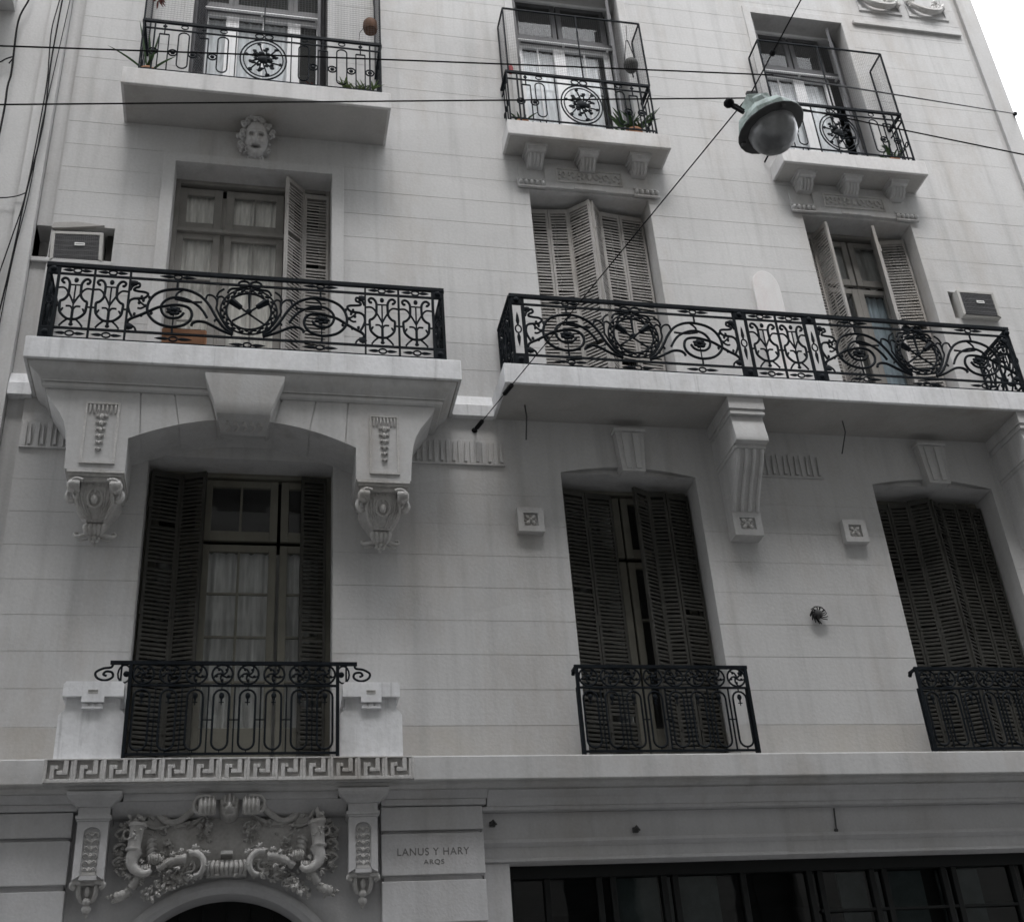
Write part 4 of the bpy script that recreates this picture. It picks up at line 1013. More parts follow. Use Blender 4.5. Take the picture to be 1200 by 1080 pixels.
# ---------------- wrought iron railings
def mapper(O, axis):
    ax = Vector(axis); Ov = Vector(O)
    return lambda u, v, n=0.0: Ov + ax * u + Vector((0, 0, v)) + Vector((-ax.y, ax.x, 0)) * (-n if ax.x else n)
SCROLL = {
'outer': [(-.137, .04), (-.217, .105), (-.29, .212), (-.357, .341), (-.431, .438), (-.52, .494), (-.607, .516), (-.683, .512), (-.775, .489), (-.847, .442), (-.892, .371), (-.911, .288), (-.901, .217), (-.867, .159), (-.813, .113), (-.745, .088), (-.669, .08), (-.587, .104), (-.532, .153), (-.511, .216), (-.523, .276), (-.559, .315), (-.62, .331), (-.687, .328), (-.753, .31), (-.819, .29), (-.906, .232), (-.977, .186), (-1.04, .15), (-1.065, .125)],
'inner': [(-.375, .206), (-.413, .275), (-.468, .342), (-.539, .388), (-.608, .414), (-.676, .417), (-.734, .394), (-.773, .35), (-.79, .297), (-.772, .227), (-.727, .185), (-.66, .18), (-.611, .203), (-.584, .246)],
'low': [(-.137, .03), (-.24, .073), (-.319, .118), (-.389, .154), (-.456, .159), (-.497, .136), (-.508, .105)],
'leftC': [(-1.04, .17), (-1.065, .223), (-1.08, .282), (-1.07, .344), (-1.04, .372), (-1.002, .378), (-.944, .388), (-.914, .431), (-.941, .455), (-1.0, .461), (-1.043, .473), (-1.029, .5), (-.996, .518), (-1.004, .554), (-1.032, .541), (-1.06, .512), (-1.075, .469)],
'curl': [(-1.001, .373), (-.973, .334), (-.936, .296), (-.967, .268), (-.997, .271)],
'foot1': [(-1.065, .124), (-1.072, .093), (-1.085, .115)],
'foot2': [(-1.06, .089), (-1.007, .049), (-.991, .005)],
'leaf1': [(-.396, .42), (-.381, .468), (-.338, .467), (-.302, .428), (-.291, .377), (-.296, .325), (-.281, .284)],
'leaf2': [(-.291, .387), (-.286, .445), (-.252, .463), (-.22, .424), (-.215, .403)],
'horn': [(-.299, .459), (-.281, .513), (-.235, .553)],
'stem1': [(-.281, .284), (-.247, .205), (-.192, .117), (-.134, .061)],
'leaf3': [(-.305, .17), (-.298, .191), (-.28, .182), (-.234, .114)],
'tie': [(-.669, .418), (-.655, .467), (-.605, .513)],
'leaf4': [(-.675, .40), (-.555, .377), (-.428, .382)],
'up': [(-.66, .515), (-.66, .61)], 'down': [(-.68, .08), (-.675, .0)],
}
HEAVY = {'outer': .0145, 'inner': .0135, 'low': .0145, 'leftC': .0125}
def fish(m, P, u, v, L=.14):
    m.tube([P(u + .036 * math.cos(a), v + .026 * math.sin(a)) for a in [2 * PI * k / 12 for k in range(12)]], .009, 5, closed=True)
    for s in (-1, 1):
        m.tube([P(u + s * (.036 + L * t), v) for t in (0, .12, .3, .55, .75, 1)], lambda q: (.005, .011, .017, .015, .011, .002)[min(5, int(q * 5.01))], 6)
def scroll_half(m, P, uc, hw, v0, s, dz=0):
    k = hw / 1.085
    for nm, pts in SCROLL.items():
        r = HEAVY.get(nm, .0105)
        q = spline([(uc - s * (a * k) * 1.0, v0 + b) for a, b in pts], 4)
        m.tube([P(x[0], x[1]) for x in q], r, 5)
    f = uc + s * .675 * k
    for a in range(7):                                                 # flower in the spiral
        an = 2 * PI * a / 7; m.ball(P(f + .046 * math.cos(an), v0 + .262 + .034 * math.sin(an)), (.030, .014, .020), 6, 4, .15)
    m.ball(P(f, v0 + .275), (.036, .02, .028), 7, 4)
    m.tube([P(f, v0 + .27), P(f, v0 + .335)], .012, 5, r1=.004); m.tube([P(f, v0 + .24), P(f, v0 + .08)], .007, 5)
    for (du, dv) in ((1.05, .55), (1.055, .055)): m.ball(P(uc + s * du * k, v0 + dv), (.040, .016, .036), 7, 4, .2)
    for (du, dv) in ((.97, .40), (.95, .36), (.985, .33), (.93, .30), (.90, .40), (.87, .22), (1.02, .20), (.96, .19)): m.ball(P(uc + s * du * k, v0 + dv), (.015, .011, .021), 6, 4, .2)
def medallion(m, P, uc, v0):
    c = v0 + .31
    for R, r in ((.258, .010), (.205, .012)): m.tube([P(uc + R * math.cos(a), c + R * 1.02 * math.sin(a)) for a in [2 * PI * k / 36 for k in range(36)]], r, 5, closed=True)
    for k in range(38):                                                # laurel wreath
        a = 2 * PI * k / 38; R = .23 + (.014 if k % 2 else -.012)
        m.ball(P(uc + R * math.cos(a), c + R * math.sin(a)), (.032, .014, .015), 6, 4, .1, Matrix.Rotation(-(a + PI / 2 + (.55 if k % 2 else -.55)), 3, 'Y'))
    for s in (-1, 1):                                                  # crossed quivers
        m.tube([P(uc - s * .145, c - .13, .012 * s), P(uc, c - .02, .012 * s), P(uc + s * .09, c + .06, .012 * s)], .011, 6)
        m.tube([P(uc + s * .075, c + .045, .012 * s), P(uc + s * .16, c + .115, .012 * s)], .026, 7, r1=.036)
    m.tube([P(uc, c + .20), P(uc, c + .11), P(uc + .004, c)], .016, 6, r1=.008)
    m.ball(P(uc, c), (.03, .02, .03), 8, 5)
    for s in (-1, 1):                                                  # ribbon bow
        m.tube([P(uc + s * (.055 + .05 * math.cos(a)), c + .315 + .036 * math.sin(a)) for a in [2 * PI * k / 12 for k in range(12)]], .012, 5, closed=True)
        m.tube([P(uc + q[0] * s, c + q[1]) for q in spline([(.02, .29), (.10, .262), (.17, .25), (.20, .20)], 5)], .012, 5)
    m.ball(P(uc, c + .30), (.025, .018, .022), 7, 5)
    fish(m, P, uc, v0 - .075, .13)
LYRE = {'L': [(-.6, .837), (-.71, .835), (-.79, .876), (-.67, .917), (-.49, .902), (-.35, .831), (-.33, .728), (-.37, .596), (-.56, .518), (-.74, .486), (-.74, .385), (-.7, .294), (-.52, .225), (-.26, .172), (0, .163)],
        'sh': [(-.95, .733), (-.65, .739), (-.44, .687), (-.32, .607)], 'V': [(-.33, .634), (-.16, .545), (-.01, .456)], 'leafx': [(-.41, .401), (-.15, .398), (-.01, .337)],
        'ft': [(-.24, .162), (-.47, .099), (-.63, .038)], 'tip': [(-.67, .295), (-.55, .361)], 'tie': [(-.98, .40), (-.74, .40)]}
def lyre(m, P, ua, ub, v0, v1):
    c = (ua + ub) / 2; h = (ub - ua) / 2; H = v1 - v0
    for s in (-1, 1):
        for nm, pts in LYRE.items():
            q = spline([(c - s * a * h, v0 + b * H) for a, b in pts], 4); m.tube([P(x[0], x[1]) for x in q], .0132 if nm == 'L' else .010, 5)
    m.tube([P(c, v0 + .06 * H), P(c, v0 + .35 * H)], .013, 6); m.tube([P(c, v0 + .35 * H), P(c, v0 + .80 * H)], .008, 5)
    m.tube([P(c - .34 * h, v0 + .80 * H), P(c + .34 * h, v0 + .80 * H)], .008, 5)
    m.ball(P(c, v0 + .89 * H), (.022, .012, .030), 7, 5); m.ball(P(c, v0 + .07 * H), (.022, .012, .018), 7, 5)
def bar(m, P, u0, v0, u1, v1, w=.014, n=4): m.tube([P(u0, v0), P(u1, v1)], w * .88, n)

def big_railing(parts, O, axis, label, name='balcony_railing', root=None):
    """parts: list of (kind, u0, u1). kinds: post, lyre, scroll. Rail heights as on the second floor"""
    P = mapper(O, axis); U0 = min(p[1] for p in parts); U1 = max(p[2] for p in parts)
    va, vb, vc, vd = .025, .135, .745, .835
    if root is None:
        m = MB(); m.tube([P(U0 - .01, vd + .008), P(U1 + .01, vd + .008)], .027, 4, flat=.9); root = lab(m.build(name, IRON, B), label)
    else:
        m = MB(); m.tube([P(U0, vd + .008), P(U1, vd + .008)], .024, 4, flat=.8); m.build('handrail', IRON, root)
    m = MB()
    for v in (va, vb, vc): m.tube([P(U0, v), P(U1, v)], .0135, 4)
    fr = m.build('rails', IRON, root)
    for ip, (kind, a, b) in enumerate(parts):
        m = MB(); joined = ip > 0 and parts[ip - 1][0] != 'post' and abs(parts[ip - 1][2] - a) < .004
        if kind == 'post':
            for u in (a + .008, b - .008): m.tube([P(u, 0), P(u, vd)], .011, 4)
            w_ = (b - a) / 2; c = (a + b) / 2
            for v in (.075, vc + .045):
                x0, x1 = P(c - w_ + .01, v - .045), P(c + w_ - .01, v + .045)
                if Vector(axis).x: m.box(x0.x, x1.x, x0.y - .012, x0.y + .012, x0.z, x1.z)
                else: m.box(x0.x - .012, x0.x + .012, x0.y, x1.y, x0.z, x1.z)
                m.ball(P(c, v, .012), (.03, .02, .03), 8, 5)
            m.tube([P(c + .030 * math.cos(t), .44 + .045 * math.sin(t)) for t in [2 * PI * k / 12 for k in range(12)]], .0085, 5, closed=True)
            for s in (-1, 1): m.tube([P(c, .44 + s * (.046 + .16 * t)) for t in (0, .12, .3, .55, .75, 1)], lambda q: (.005, .012, .019, .015, .011, .002)[min(5, int(q * 5.01))], 6)
            m.build('post_panel', IRON, root, smooth=50)
        elif kind == 'lyre':
            for u in ((b,) if joined else (a, b)): bar(m, P, u, 0, u, vd, .016)
            lyre(m, P, a, b, vb, vc); c = (a + b) / 2; L = min(.10, (b - a) / 2 - .06)
            fish(m, P, c, .08, L); fish(m, P, c, .79, L)
            m.build('lyre_panel', IRON, root, smooth=50)
        elif kind == 'scroll':
            c = (a + b) / 2; hw = (b - a) / 2
            for u in ((b,) if joined else (a, b)): bar(m, P, u, 0, u, vd, .013)
            for s in (-1, 1):
                scroll_half(m, P, c, hw, vb, s)
                fish(m, P, c + s * .66 * hw / 1.085, .79, .13); fish(m, P, c + s * .66 * hw / 1.085, .08, .13)
            m.build('scroll_panel', IRON, root, smooth=50)
            m = MB(); medallion(m, P, c, vb); m.build('medallion', IRON, root, smooth=50)
    return root
ZR = 8.288; YR = -.60
ra2 = big_railing([('post', -1.95, -1.845), ('lyre', -1.845, -1.535), ('lyre', -1.535, -1.22), ('scroll', -1.22, .945), ('lyre', .945, 1.265), ('lyre', 1.265, 1.595), ('post', 1.595, 1.70)], (0, YR, ZR), (1, 0, 0),
            'black wrought iron railing of the left second floor balcony, one wreathed medallion')
for x in (-1.95, 1.70): big_railing([('lyre', .012, .29), ('lyre', .29, .585)], (x, YR, ZR), (0, 1, 0), None, root=ra2)
rb2 = big_railing([('post', 2.37, 2.49), ('scroll', 2.50, 4.70), ('post', 4.705, 4.83), ('lyre', 4.835, 5.165), ('lyre', 5.165, 5.47), ('post', 5.475, 5.60), ('scroll', 5.605, 7.80), ('post', 7.81, 7.85)], (0, YR, ZR), (1, 0, 0),
            'long black wrought iron railing of the right second floor balcony, two wreathed medallions')
for x in (2.37, 7.85): big_railing([('lyre', .012, .29), ('lyre', .29, .585)], (x, YR, ZR), (0, 1, 0), None, root=rb2)

def low_railing(x0, x1, ydepth, label, ends='return', yw=-.012):
    """first floor: pinwheel band over long loops. Front at y=-ydepth"""
    H = .775; Z = 4.612; P = mapper((0, -ydepth, Z), (1, 0, 0))
    m = MB(); m.tube([P(x0 - (.16 if ends == 'scroll' else .02), H), P(x1 + (.16 if ends == 'scroll' else .02), H)], .021, 4, flat=.7)
    root = lab(m.build('window_railing', IRON, B), label)
    m = MB(); m.tube([P(x0, .585), P(x1, .585)], .0125, 4); m.tube([P(x0, .025), P(x1, .025)], .0125, 4)
    for x in (x0, x1): m.tube([P(x, 0), P(x, H)], .019, 4)
    m.build('rails', IRON, root)
    n = max(1, round((x1 - x0) / .197)); p = (x1 - x0) / n
    def loops(P, n, p, s0):
        mb = MB(); mt = MB()
        for k in range(n):
            c = s0 + p * (k + .5); r = .082
            mb.tube([P(c + r * math.cos(t), .68 + r * math.sin(t)) for t in [2 * PI * i / 18 for i in range(18)]], .0095, 5, closed=True)
            for q in range(5):
                a = 2 * PI * q / 5
                mb.tube([P(c + rr * math.cos(a + rr * 14), .68 + rr * math.sin(a + rr * 14)) for rr in (0, .02, .04, .06, .078)], .010, 5, r1=.006)
                mb.ball(P(c + .05 * math.cos(a + .9), .68 + .05 * math.sin(a + .9)), .013, 6, 4)
            mb.ball(P(c, .68), .018, 7, 4)
            w_ = .062; va, vb = .055, .55
            loop = [P(c + w_ * math.cos(t), vb - w_ + w_ * math.sin(t)) for t in [PI * i / 8 for i in range(9)]] + [P(c + w_ * math.cos(t), va + w_ + w_ * math.sin(t)) for t in [PI + PI * i / 8 for i in range(9)]]
            mt.tube(loop, .0095, 5, closed=True)
            mt.ball(P(c, .50), (.022, .012, .028), 7, 5); mt.tube([P(c, .48), P(c, .42)], .010, 5, r1=.003); mt.tube([P(c - .02, .445), P(c + .02, .445)], .005, 4)
            mt.tube([P(c, .025), P(c, va)], .006, 4); mt.tube([P(c, .547), P(c, .585)], .006, 4)
            if k:
                u = s0 + p * k; mt.tube([P(u, .02), P(u, .585)], .0085, 4); mt.tube([P(u - .032, .30), P(u + .032, .30)], .006, 4)
        return mb, mt
    mb, mt = loops(P, n, p, x0)
    mb.build('pinwheel_band', IRON, root, smooth=50); mt.build('loop_bars', IRON, root, smooth=50)
    if ends == 'return':
        for x in (x0, x1):
            Q = mapper((x, -ydepth, Z), (0, 1, 0)); D_ = .12
            m = MB(); m.tube([Q(0, H), Q(D_, H)], .021, 4, flat=.7); m.tube([Q(D_ - .02, H), Q(D_ + .01, H - .03)], .018, 4)
            for v in (.585, .025): m.tube([Q(0, v), Q(.05, v)], .0125, 4)
            m.tube([Q(.045, 0), Q(.045, .60)], .0135, 4)
            m.build('side_return', IRON, root, smooth=50)
    else:
        for s, x in ((-1, x0), (1, x1)):
            m = MB()
            m.tube([P(q[0], q[1]) for q in spline([(x + s * .14, H - .01), (x + s * .15, .735), (x + s * .21, .725), (x + s * .265, .69), (x + s * .25, .645), (x + s * .19, .625), (x + s * .135, .65), (x + s * .14, .69), (x + s * .185, .70), (x + s * .205, .675), (x + s * .18, .663)], 5)], .0105, 5)
            m.tube([P(x + s * .07, .60), P(x + s * .07, H)], .010, 4)
            m.tube([P(x + .045 * s + .05 * math.cos(t), .68 + .075 * math.sin(t)) for t in [2 * PI * i / 14 for i in range(14)]], .008, 5, closed=True)
            m.ball(P(x + .03 * s, .68), .026, 6, 4)
            m.build('scroll_end', IRON, root, smooth=50)
    return root
low_railing(-.93, .715, .285, 'black iron railing between two white pedestals, curled ends, above the entrance', 'scroll')
low_railing(2.765, 4.315, .265, 'black iron window railing at the middle first floor window')
low_railing(5.985, 7.72, .265, 'black iron window railing at the right first floor window')

def small_railing(x0, x1, yd, label, ztop=None, side=True, Z=11.86):
    H = .79; P = mapper((0, -yd, Z), (1, 0, 0))
    m = MB(); m.tube([P(x0 - .012, H), P(x1 + .012, H)], .025, 4, flat=.75); root = lab(m.build('balcony_railing', IRON, B), label)
    m = MB()
    for v in (.055, .68): m.tube([P(x0, v), P(x1, v)], .0105, 4)
    for x in (x0, x0 + .12, x1 - .12, x1): m.tube([P(x, 0), P(x, H)], .012, 4)
    m.build('rails', IRON, root)
    c = (x0 + x1) / 2; R = .245; vc = .37; E = 1.24
    m = MB()
    for rr, t in ((R, .0095), (R - .035, .0075)): m.tube([P(c + rr * math.cos(a), vc + E * rr * math.sin(a)) for a in [2 * PI * k / 32 for k in range(32)]], t, 5, closed=True)
    for k in range(12):
        a = 2 * PI * k / 12; r0, r1 = .05, (.19 if k % 2 else .14)
        m.tube([P(c + r0 * math.cos(a), vc + E * r0 * math.sin(a)), P(c + r1 * math.cos(a + .25), vc + E * r1 * math.sin(a + .25))], .009, 5); m.ball(P(c + r1 * math.cos(a + .25), vc + E * r1 * math.sin(a + .25)), (.026, .012, .022), 6, 4, .3); m.ball(P(c + .6 * r1 * math.cos(a - .1), vc + .6 * E * r1 * math.sin(a - .1)), (.026, .012, .018), 6, 4, .3)
    for k in range(8): m.ball(P(c + random.uniform(-.06, .06), vc + random.uniform(-.05, .09)), (.03, .016, .03), 6, 4, .25)
    m.ball(P(c, vc), (.06, .025, .06), 9, 6, .15)
    for s in (-1, 1):
        m.tube([P(c + s * (.05 + .045 * math.cos(a)), .725 + .034 * math.sin(a)) for a in [2 * PI * k / 12 for k in range(12)]], .008, 5, closed=True)
        bar(m, P, c + s * (R + .05), .0, c + s * (R + .05), H, .010)
    m.build('medallion', IRON, root, smooth=50)
    span = (x1 - x0) / 2 - .12 - (R + .05)
    for s in (-1, 1):
        m = MB(); e = c + s * (R + .05)
        units = [.42, .78] if span < .55 else [.16, .40, .64, .88]
        for i, uu in enumerate(units):
            u = e + s * span * uu; w_ = .055
            if i % 2 == 0:                                            # stadium loop
                va, vb = .11, .65
                m.tube([P(u + w_ * math.cos(t), vb - w_ + w_ * math.sin(t)) for t in [PI * q / 8 for q in range(9)]] + [P(u + w_ * math.cos(t), va + w_ + w_ * math.sin(t)) for t in [PI + PI * q / 8 for q in range(9)]], .008, 5, closed=True)
                for v in (.735, .03): m.tube([P(u + .036 * math.cos(t), v + .026 * math.sin(t)) for t in [2 * PI * q / 12 for q in range(12)]], .007, 5, closed=True)
            else:                                                     # squared key loop
                for q in (-1, 1): bar(m, P, u + q * .05, .06, u + q * .05, .60, .010)
                bar(m, P, u - .05, .60, u + .05, .60, .010); bar(m, P, u, .60, u, .69, .010); m.ball(P(u, .725), (.026, .012, .02), 6, 4); bar(m, P, u, .68, u, H, .012)
            ur = u + s * span * (.17 if len(units) == 2 else .12)
            m.tube([P(ur + .045 * math.cos(t), .33 + .045 * math.sin(t)) for t in [2 * PI * q / 12 for q in range(12)]], .009, 5, closed=True); m.ball(P(ur, .33), (.026, .012, .026), 6, 4)
        m.build('loop_panel', IRON, root, smooth=50)
    if side:
        for x in (x0, x1):
            Q = mapper((x, -yd, Z), (0, 1, 0)); D_ = yd - .01; m = MB()
            m.tube([Q(0, H), Q(D_, H)], .025, 4, flat=.75)
            for v in (.055, .68): m.tube([Q(0, v), Q(D_, v)], .0105, 4)
            n = max(2, round(D_ / .11))
            for k in range(1, n): m.tube([Q(D_ * k / n, .05), Q(D_ * k / n, .69)], .009, 4)
            for k in range(n): m.tube([Q(D_ * (k + .5) / n + .03 * math.cos(t), .33 + .03 * math.sin(t)) for t in [2 * PI * q / 10 for q in range(10)]], .008, 5, closed=True)
            m.build('side_return', IRON, root, smooth=50)
    return root
small_railing(-1.385, 1.155, .50, 'black iron railing of the left third floor balcony with plants', Z=11.84)
small_railing(2.635, 4.36, .30, 'black iron railing of the middle third floor balcony under a wire cage', Z=11.865)
small_railing(5.80, 7.61, .30, 'black iron railing of the right third floor balcony behind the hanging lamp', Z=11.835)

def cage(x0, x1, yd, z0, z1, label, cell, mids=(), posts=()):
    m = MB(); r = .0125
    P = [(x0, -yd), (x1, -yd)]
    for (x, y) in P: m.tube([(x, y, z0), (x, y, z1)], r, 4)
    for x in (x0, x1): m.tube([(x, -.01, z0), (x, -.01, z1)], r, 4); m.tube([(x, -yd, z1), (x, -.01, z1)], r, 4)
    m.tube([(x0, -yd, z1), (x1, -yd, z1)], r, 4)
    for x in mids: m.tube([(x, -yd, z0), (x, -yd, z1)], r * .8, 4)
    for x in posts: m.tube([(x, -yd + .12, z0), (x, -yd + .12, z1 + .6)], .014, 6)
    c = lab(m.build('safety_cage', IRON, B), label)
    n = MB(); t = .0011
    k = int((x1 - x0) / cell)
    for i in range(1, k): x = x0 + (x1 - x0) * i / k; n.tube([(x, -yd, z0), (x, -yd, z1)], t, 3)
    kz = int((z1 - z0) / cell)
    for j in range(1, kz): z = z0 + (z1 - z0) * j / kz; n.tube([(x0, -yd, z), (x1, -yd, z)], t, 3)
    ky = int(yd / cell)
    for x in (x0, x1):
        for i in range(1, ky): yy = -yd + yd * i / ky; n.tube([(x, yy, z0), (x, yy, z1)], t, 3)
        for j in range(1, kz): z = z0 + (z1 - z0) * j / kz; n.tube([(x, -yd, z), (x, 0, z)], t, 3)
    n.build('wire_net', NET, c, recalc=False, smooth=None)
cage(-1.385, 1.155, .50, 12.64, 14.6, 'wire netting cage over the left third floor balcony', .033, (-.12,))
cage(2.66, 4.37, .30, 12.66, 13.74, 'wire netting cage over the middle third floor balcony', .026, (3.56,))
cage(5.92, 7.60, .30, 12.64, 13.70, 'wire netting cage over the right third floor balcony', .026, (6.72,))

# ------------------------------------------------------------------ loose things on the facade
def aircon(name, x0, x1, z0, z1, yf, label, tilt=0):
    t = thing('air_conditioner', label, 'air conditioner', ((x0 + x1) / 2, 0, z0), 'air conditioners through the wall')
    w = (x1 - x0) / 2; h = z1 - z0; R = Matrix.Rotation(tilt, 4, 'Y')
    m = MB(); f = .035
    m.box(-w, w, yf + .02, .30, 0, h)
    m.prism([(-w, 0), (-w, h), (w, h), (w, 0), (w - f, f * .8), (w - f, h - f), (-w + f, h - f), (-w + f, f * .8)], yf, yf + .021)
    a = m.build('casing', ACWHITE, t, bevel=.006)
    m = MB(); m.box(-w + f, w - f, yf + .014, yf + .019, f * .8, h - f)
    n = 22
    for k in range(n): x = -w + f + (2 * w - 2 * f) * (k + .5) / n; m.box(x - .004, x + .004, yf + .004, yf + .015, f * .8, h - f)
    for k in range(5): z = f + (h - 2 * f) * (k + .5) / 5; m.box(-w + f, w - f, yf + .002, yf + .008, z - .003, z + .003)
    b = m.build('grille', ACGRILLE, t, smooth=None)
    m = MB(); m.box(-.02, .075, yf - .004, yf + .003, h * .52, h * .52 + .036); c = m.build('name_plate', PLATE, t, bevel=.002)
    m = MB(); m.box(-.012, .067, yf - .0048, yf - .0035, h * .52 + .014, h * .52 + .022); m.build('plate_line', ACGRILLE, c)
    t.rotation_euler = (0, tilt, 0)
    return t
aircon('a', -2.075, -1.585, 9.66, 10.03, -.02, 'air conditioner set askew in a rough wall hole above the left balcony', -.045)
aircon('b', 7.80, 8.275, 9.72, 10.085, -.075, 'air conditioner with pale case sticking out at the right end of the second floor')
# left hole in the wall: lining with shade put into its colour, broken plaster
m = MB(); m.box(-2.085, -2.06, .10, .33, 9.69, 10.12); m.box(-1.58, -1.505, .12, .33, 9.69, 10.12); m.build('hole_lining', ROOM, B)
m = MB(); m.box(-2.25, -1.48, -.012, .02, 9.635, 9.689); m.build('patched_plaster', STUCCO, B, bevel=.01)
m = MB(); m.prism([(-2.10, 10.06), (-2.08, 10.13), (-1.85, 10.16), (-1.60, 10.135), (-1.95, 10.075)], -.018, .02); m.build('loose_board', GRWOOD, B)

# hanging street lamp
LX, LY, LZ = 2.94, -5.0, 7.24
lamp = thing('street_lamp', 'old street lamp with green hood and grey dome hung from a wire over the street', 'street lamp', (LX, LY, LZ))
tilt = Matrix.Rotation(math.radians(-2), 3, 'X') @ Matrix.Rotation(math.radians(-14), 3, 'Y')
def L_(m): m.v = [tuple(tilt @ (Vector(p) + Vector((0, 0, 0))) + Vector((.005, 0, 0))) for p in m.v]; return m
m = MB(); m.lathe([(.204, -.205), (.210, -.20), (.208, -.165), (.185, -.12), (.115, -.065), (.085, -.05), (.08, .0), (.06, .03), (.03, .035)], seg=8); m.box(-.075, .075, -.05, .05, -.06, .045); m.box(.02, .16, -.035, .035, -.10, -.035)
L_(m).build('hood', LAMPGREEN, lamp, bevel=.006)
m = MB(); m.lathe([(.206, -.214), (.212, -.212), (.214, -.206), (.209, -.203), (.19, -.180), (.165, -.165), (.148, -.16), (.146, -.170), (.165, -.178), (.19, -.195)], seg=24); 
for k in range(3): a = 2 * PI * k / 3 + .5; m.box(.19 * math.cos(a) - .012, .19 * math.cos(a) + .012, .19 * math.sin(a) - .012, .19 * math.sin(a) + .012, -.232, -.205)
L_(m).build('rim', LAMPDARK, lamp, smooth=40)
m = MB(); n_ = 48; vs = []; prof = [(.004, -.372), (.045, -.368), (.085, -.354), (.115, -.330), (.138, -.293), (.149, -.25), (.150, -.195)]
for (r_, z_) in prof:
    for k in range(n_): q = 2 * PI * k / n_; rr = r_ * (1 + .012 * math.sin(12 * q)); vs.append((rr * math.cos(q), rr * math.sin(q), z_))
m.add(vs, [(i * n_ + k, i * n_ + (k + 1) % n_, (i + 1) * n_ + (k + 1) % n_, (i + 1) * n_ + k) for i in range(len(prof) - 1) for k in range(n_)])
L_(m).build('dome', DOME, lamp, smooth=80)
m = MB(); m.tube([(-.12, 0, -.05), (-.16, -.01, -.01), (-.20, -.02, .0)], .014, 6); m.ball((-.205, -.02, .01), (.034, .034, .030), 10, 6); m.tube([(-.20, -.02, -.01), (-.175, -.03, -.06), (-.16, -.04, -.10)], .012, 6)
L_(m).build('photocell', CABLE, lamp)
m = MB(); m.tube([(.0, 0, .03), (.0, 0, .10)], .014, 6); m.box(-.03, .03, -.012, .012, .07, .11); m.tube([(.09, 0, -.03), (.08, 0, .04), (.04, 0, .08), (0, 0, .08)], .008, 5); L_(m).build('hanger', LAMPDARK, lamp)
def wire(name, pts, r, label, cat='cable', group=None, mat=CABLE, sag=0):
    m = MB(); m.tube(pts, r, 6); return tag(m.build(name, mat), label, cat, group)
def sagged(a, b, s, n=14):
    a, b = Vector(a), Vector(b); return [a.lerp(b, k / n) - Vector((0, 0, s * 4 * (k / n) * (1 - k / n))) for k in range(n + 1)]
HK = Vector((LX, LY, LZ)) + tilt @ Vector((.0, 0, .10)) + Vector((.005, 0, 0))
AN = Vector((2.055, -.004, 7.915))
w1 = MB(); w1.tube(sagged(AN, HK, .0, 2), .0048, 6)
d1 = (HK - AN); t0 = .16
for t, l in ((.012, .03), (.16, .035)): w1.tube([AN + d1 * t, AN + d1 * (t + l)], .022, 7)
w1.ball(AN, (.03, .02, .03), 8, 5)
far = HK.lerp(Vector((4.05, -12.25, 8.75)), .768)
w1.tube([HK, HK.lerp(far, .3), far], .0048, 6); w1.ball(HK.lerp(far, .05), .022, 8, 5)
tag(w1.build('support_wire', CABLE), 'diagonal steel wire from the wall beside the balcony slab up to the street lamp', 'wire')
P2 = (2.90, -4.99, 7.30)
m = MB(); m.tube(sagged((-6.0, -5, 5.95), P2, .0), .0046, 6); m.tube(sagged(P2, (12, -5, 6.1), .02), .0046, 6)
tag(m.build('street_cable', CABLE), 'lower black cable running along the street to the lamp, crossing the third floor slab', 'cable')
P3 = (2.975, -5.2, 7.285)
m = MB(); m.tube(sagged((-6.0, -5.2, 6.35), P3, -.03), .0046, 6); m.tube([P3, (9.545, -.02, 13.19)], .0062, 6); m.ball((9.545, -.02, 13.19), .03, 8, 5)
tag(m.build('street_cable', CABLE), 'upper black cable crossing the third floor railings to the right building corner', 'cable')

# ---------------- plants and bits on the balconies
def blade(m, base, dirv, L, w, bend, n=7):
    d = Vector(dirv).normalized(); side = d.cross(Vector((0, 0, 1)))
    if side.length < .05: side = Vector((1, 0, 0))
    side.normalize(); p = Vector(base); vs = []
    for k in range(n + 1):
        t = k / n; ww = w * (math.sin(PI * (.12 + .88 * t)) ** .7) * (1 if t < .98 else .1)
        c = p + d * L * t + Vector((d.x, d.y, 0)) * bend * L * t * t - Vector((0, 0, 1)) * bend * L * t * t * .8
        vs += [c - side * ww, c + Vector((0, -.15 * ww, -.2 * ww)), c + side * ww]
    fs = []
    for k in range(n): 
        for q in (0, 1): fs.append((3 * k + q, 3 * k + q + 1, 3 * k + q + 4, 3 * k + q + 3))
    m.add(vs, fs)
def pot(m, r, h): m.lathe([(r * .72, 0), (r * .95, h * .8), (r * 1.06, h * .82), (r * 1.06, h), (r * .9, h), (r * .85, h * .85)], seg=14)
random.seed(11)
t = thing('potted_plant', 'spiky long-leaved plant at the left end of the upper left balcony', 'plant', (-1.30, -.42, 11.835), 'balcony plants')
m = MB(); pot(m, .085, .10); m.build('pot', TERRA, t)
m = MB()
for (dx, dy, dz, L, w_, b) in ((-.17, -.1, 1, .75, .020, .05), (-.08, -.1, 1, .55, .018, .03), (.15, -.1, 1, .60, .016, .02), (-.8, -.5, .55, .38, .014, .35), (.6, -.4, .7, .32, .014, .5), (.3, -.5, .9, .28, .013, .4)): blade(m, (random.uniform(-.03, .03), random.uniform(-.03, .03), .09), (dx, dy, dz), L, w_, b)
m.build('leaves', LEAF, t, recalc=False, smooth=60)
t = thing('potted_plant', 'low pale green plant in a planter at the right end of the upper left balcony', 'plant', (.92, -.43, 11.835), 'balcony plants')
m = MB(); m.box(-.22, .20, -.05, .06, 0, .09); m.build('planter', TERRA, t, bevel=.01)
m = MB()
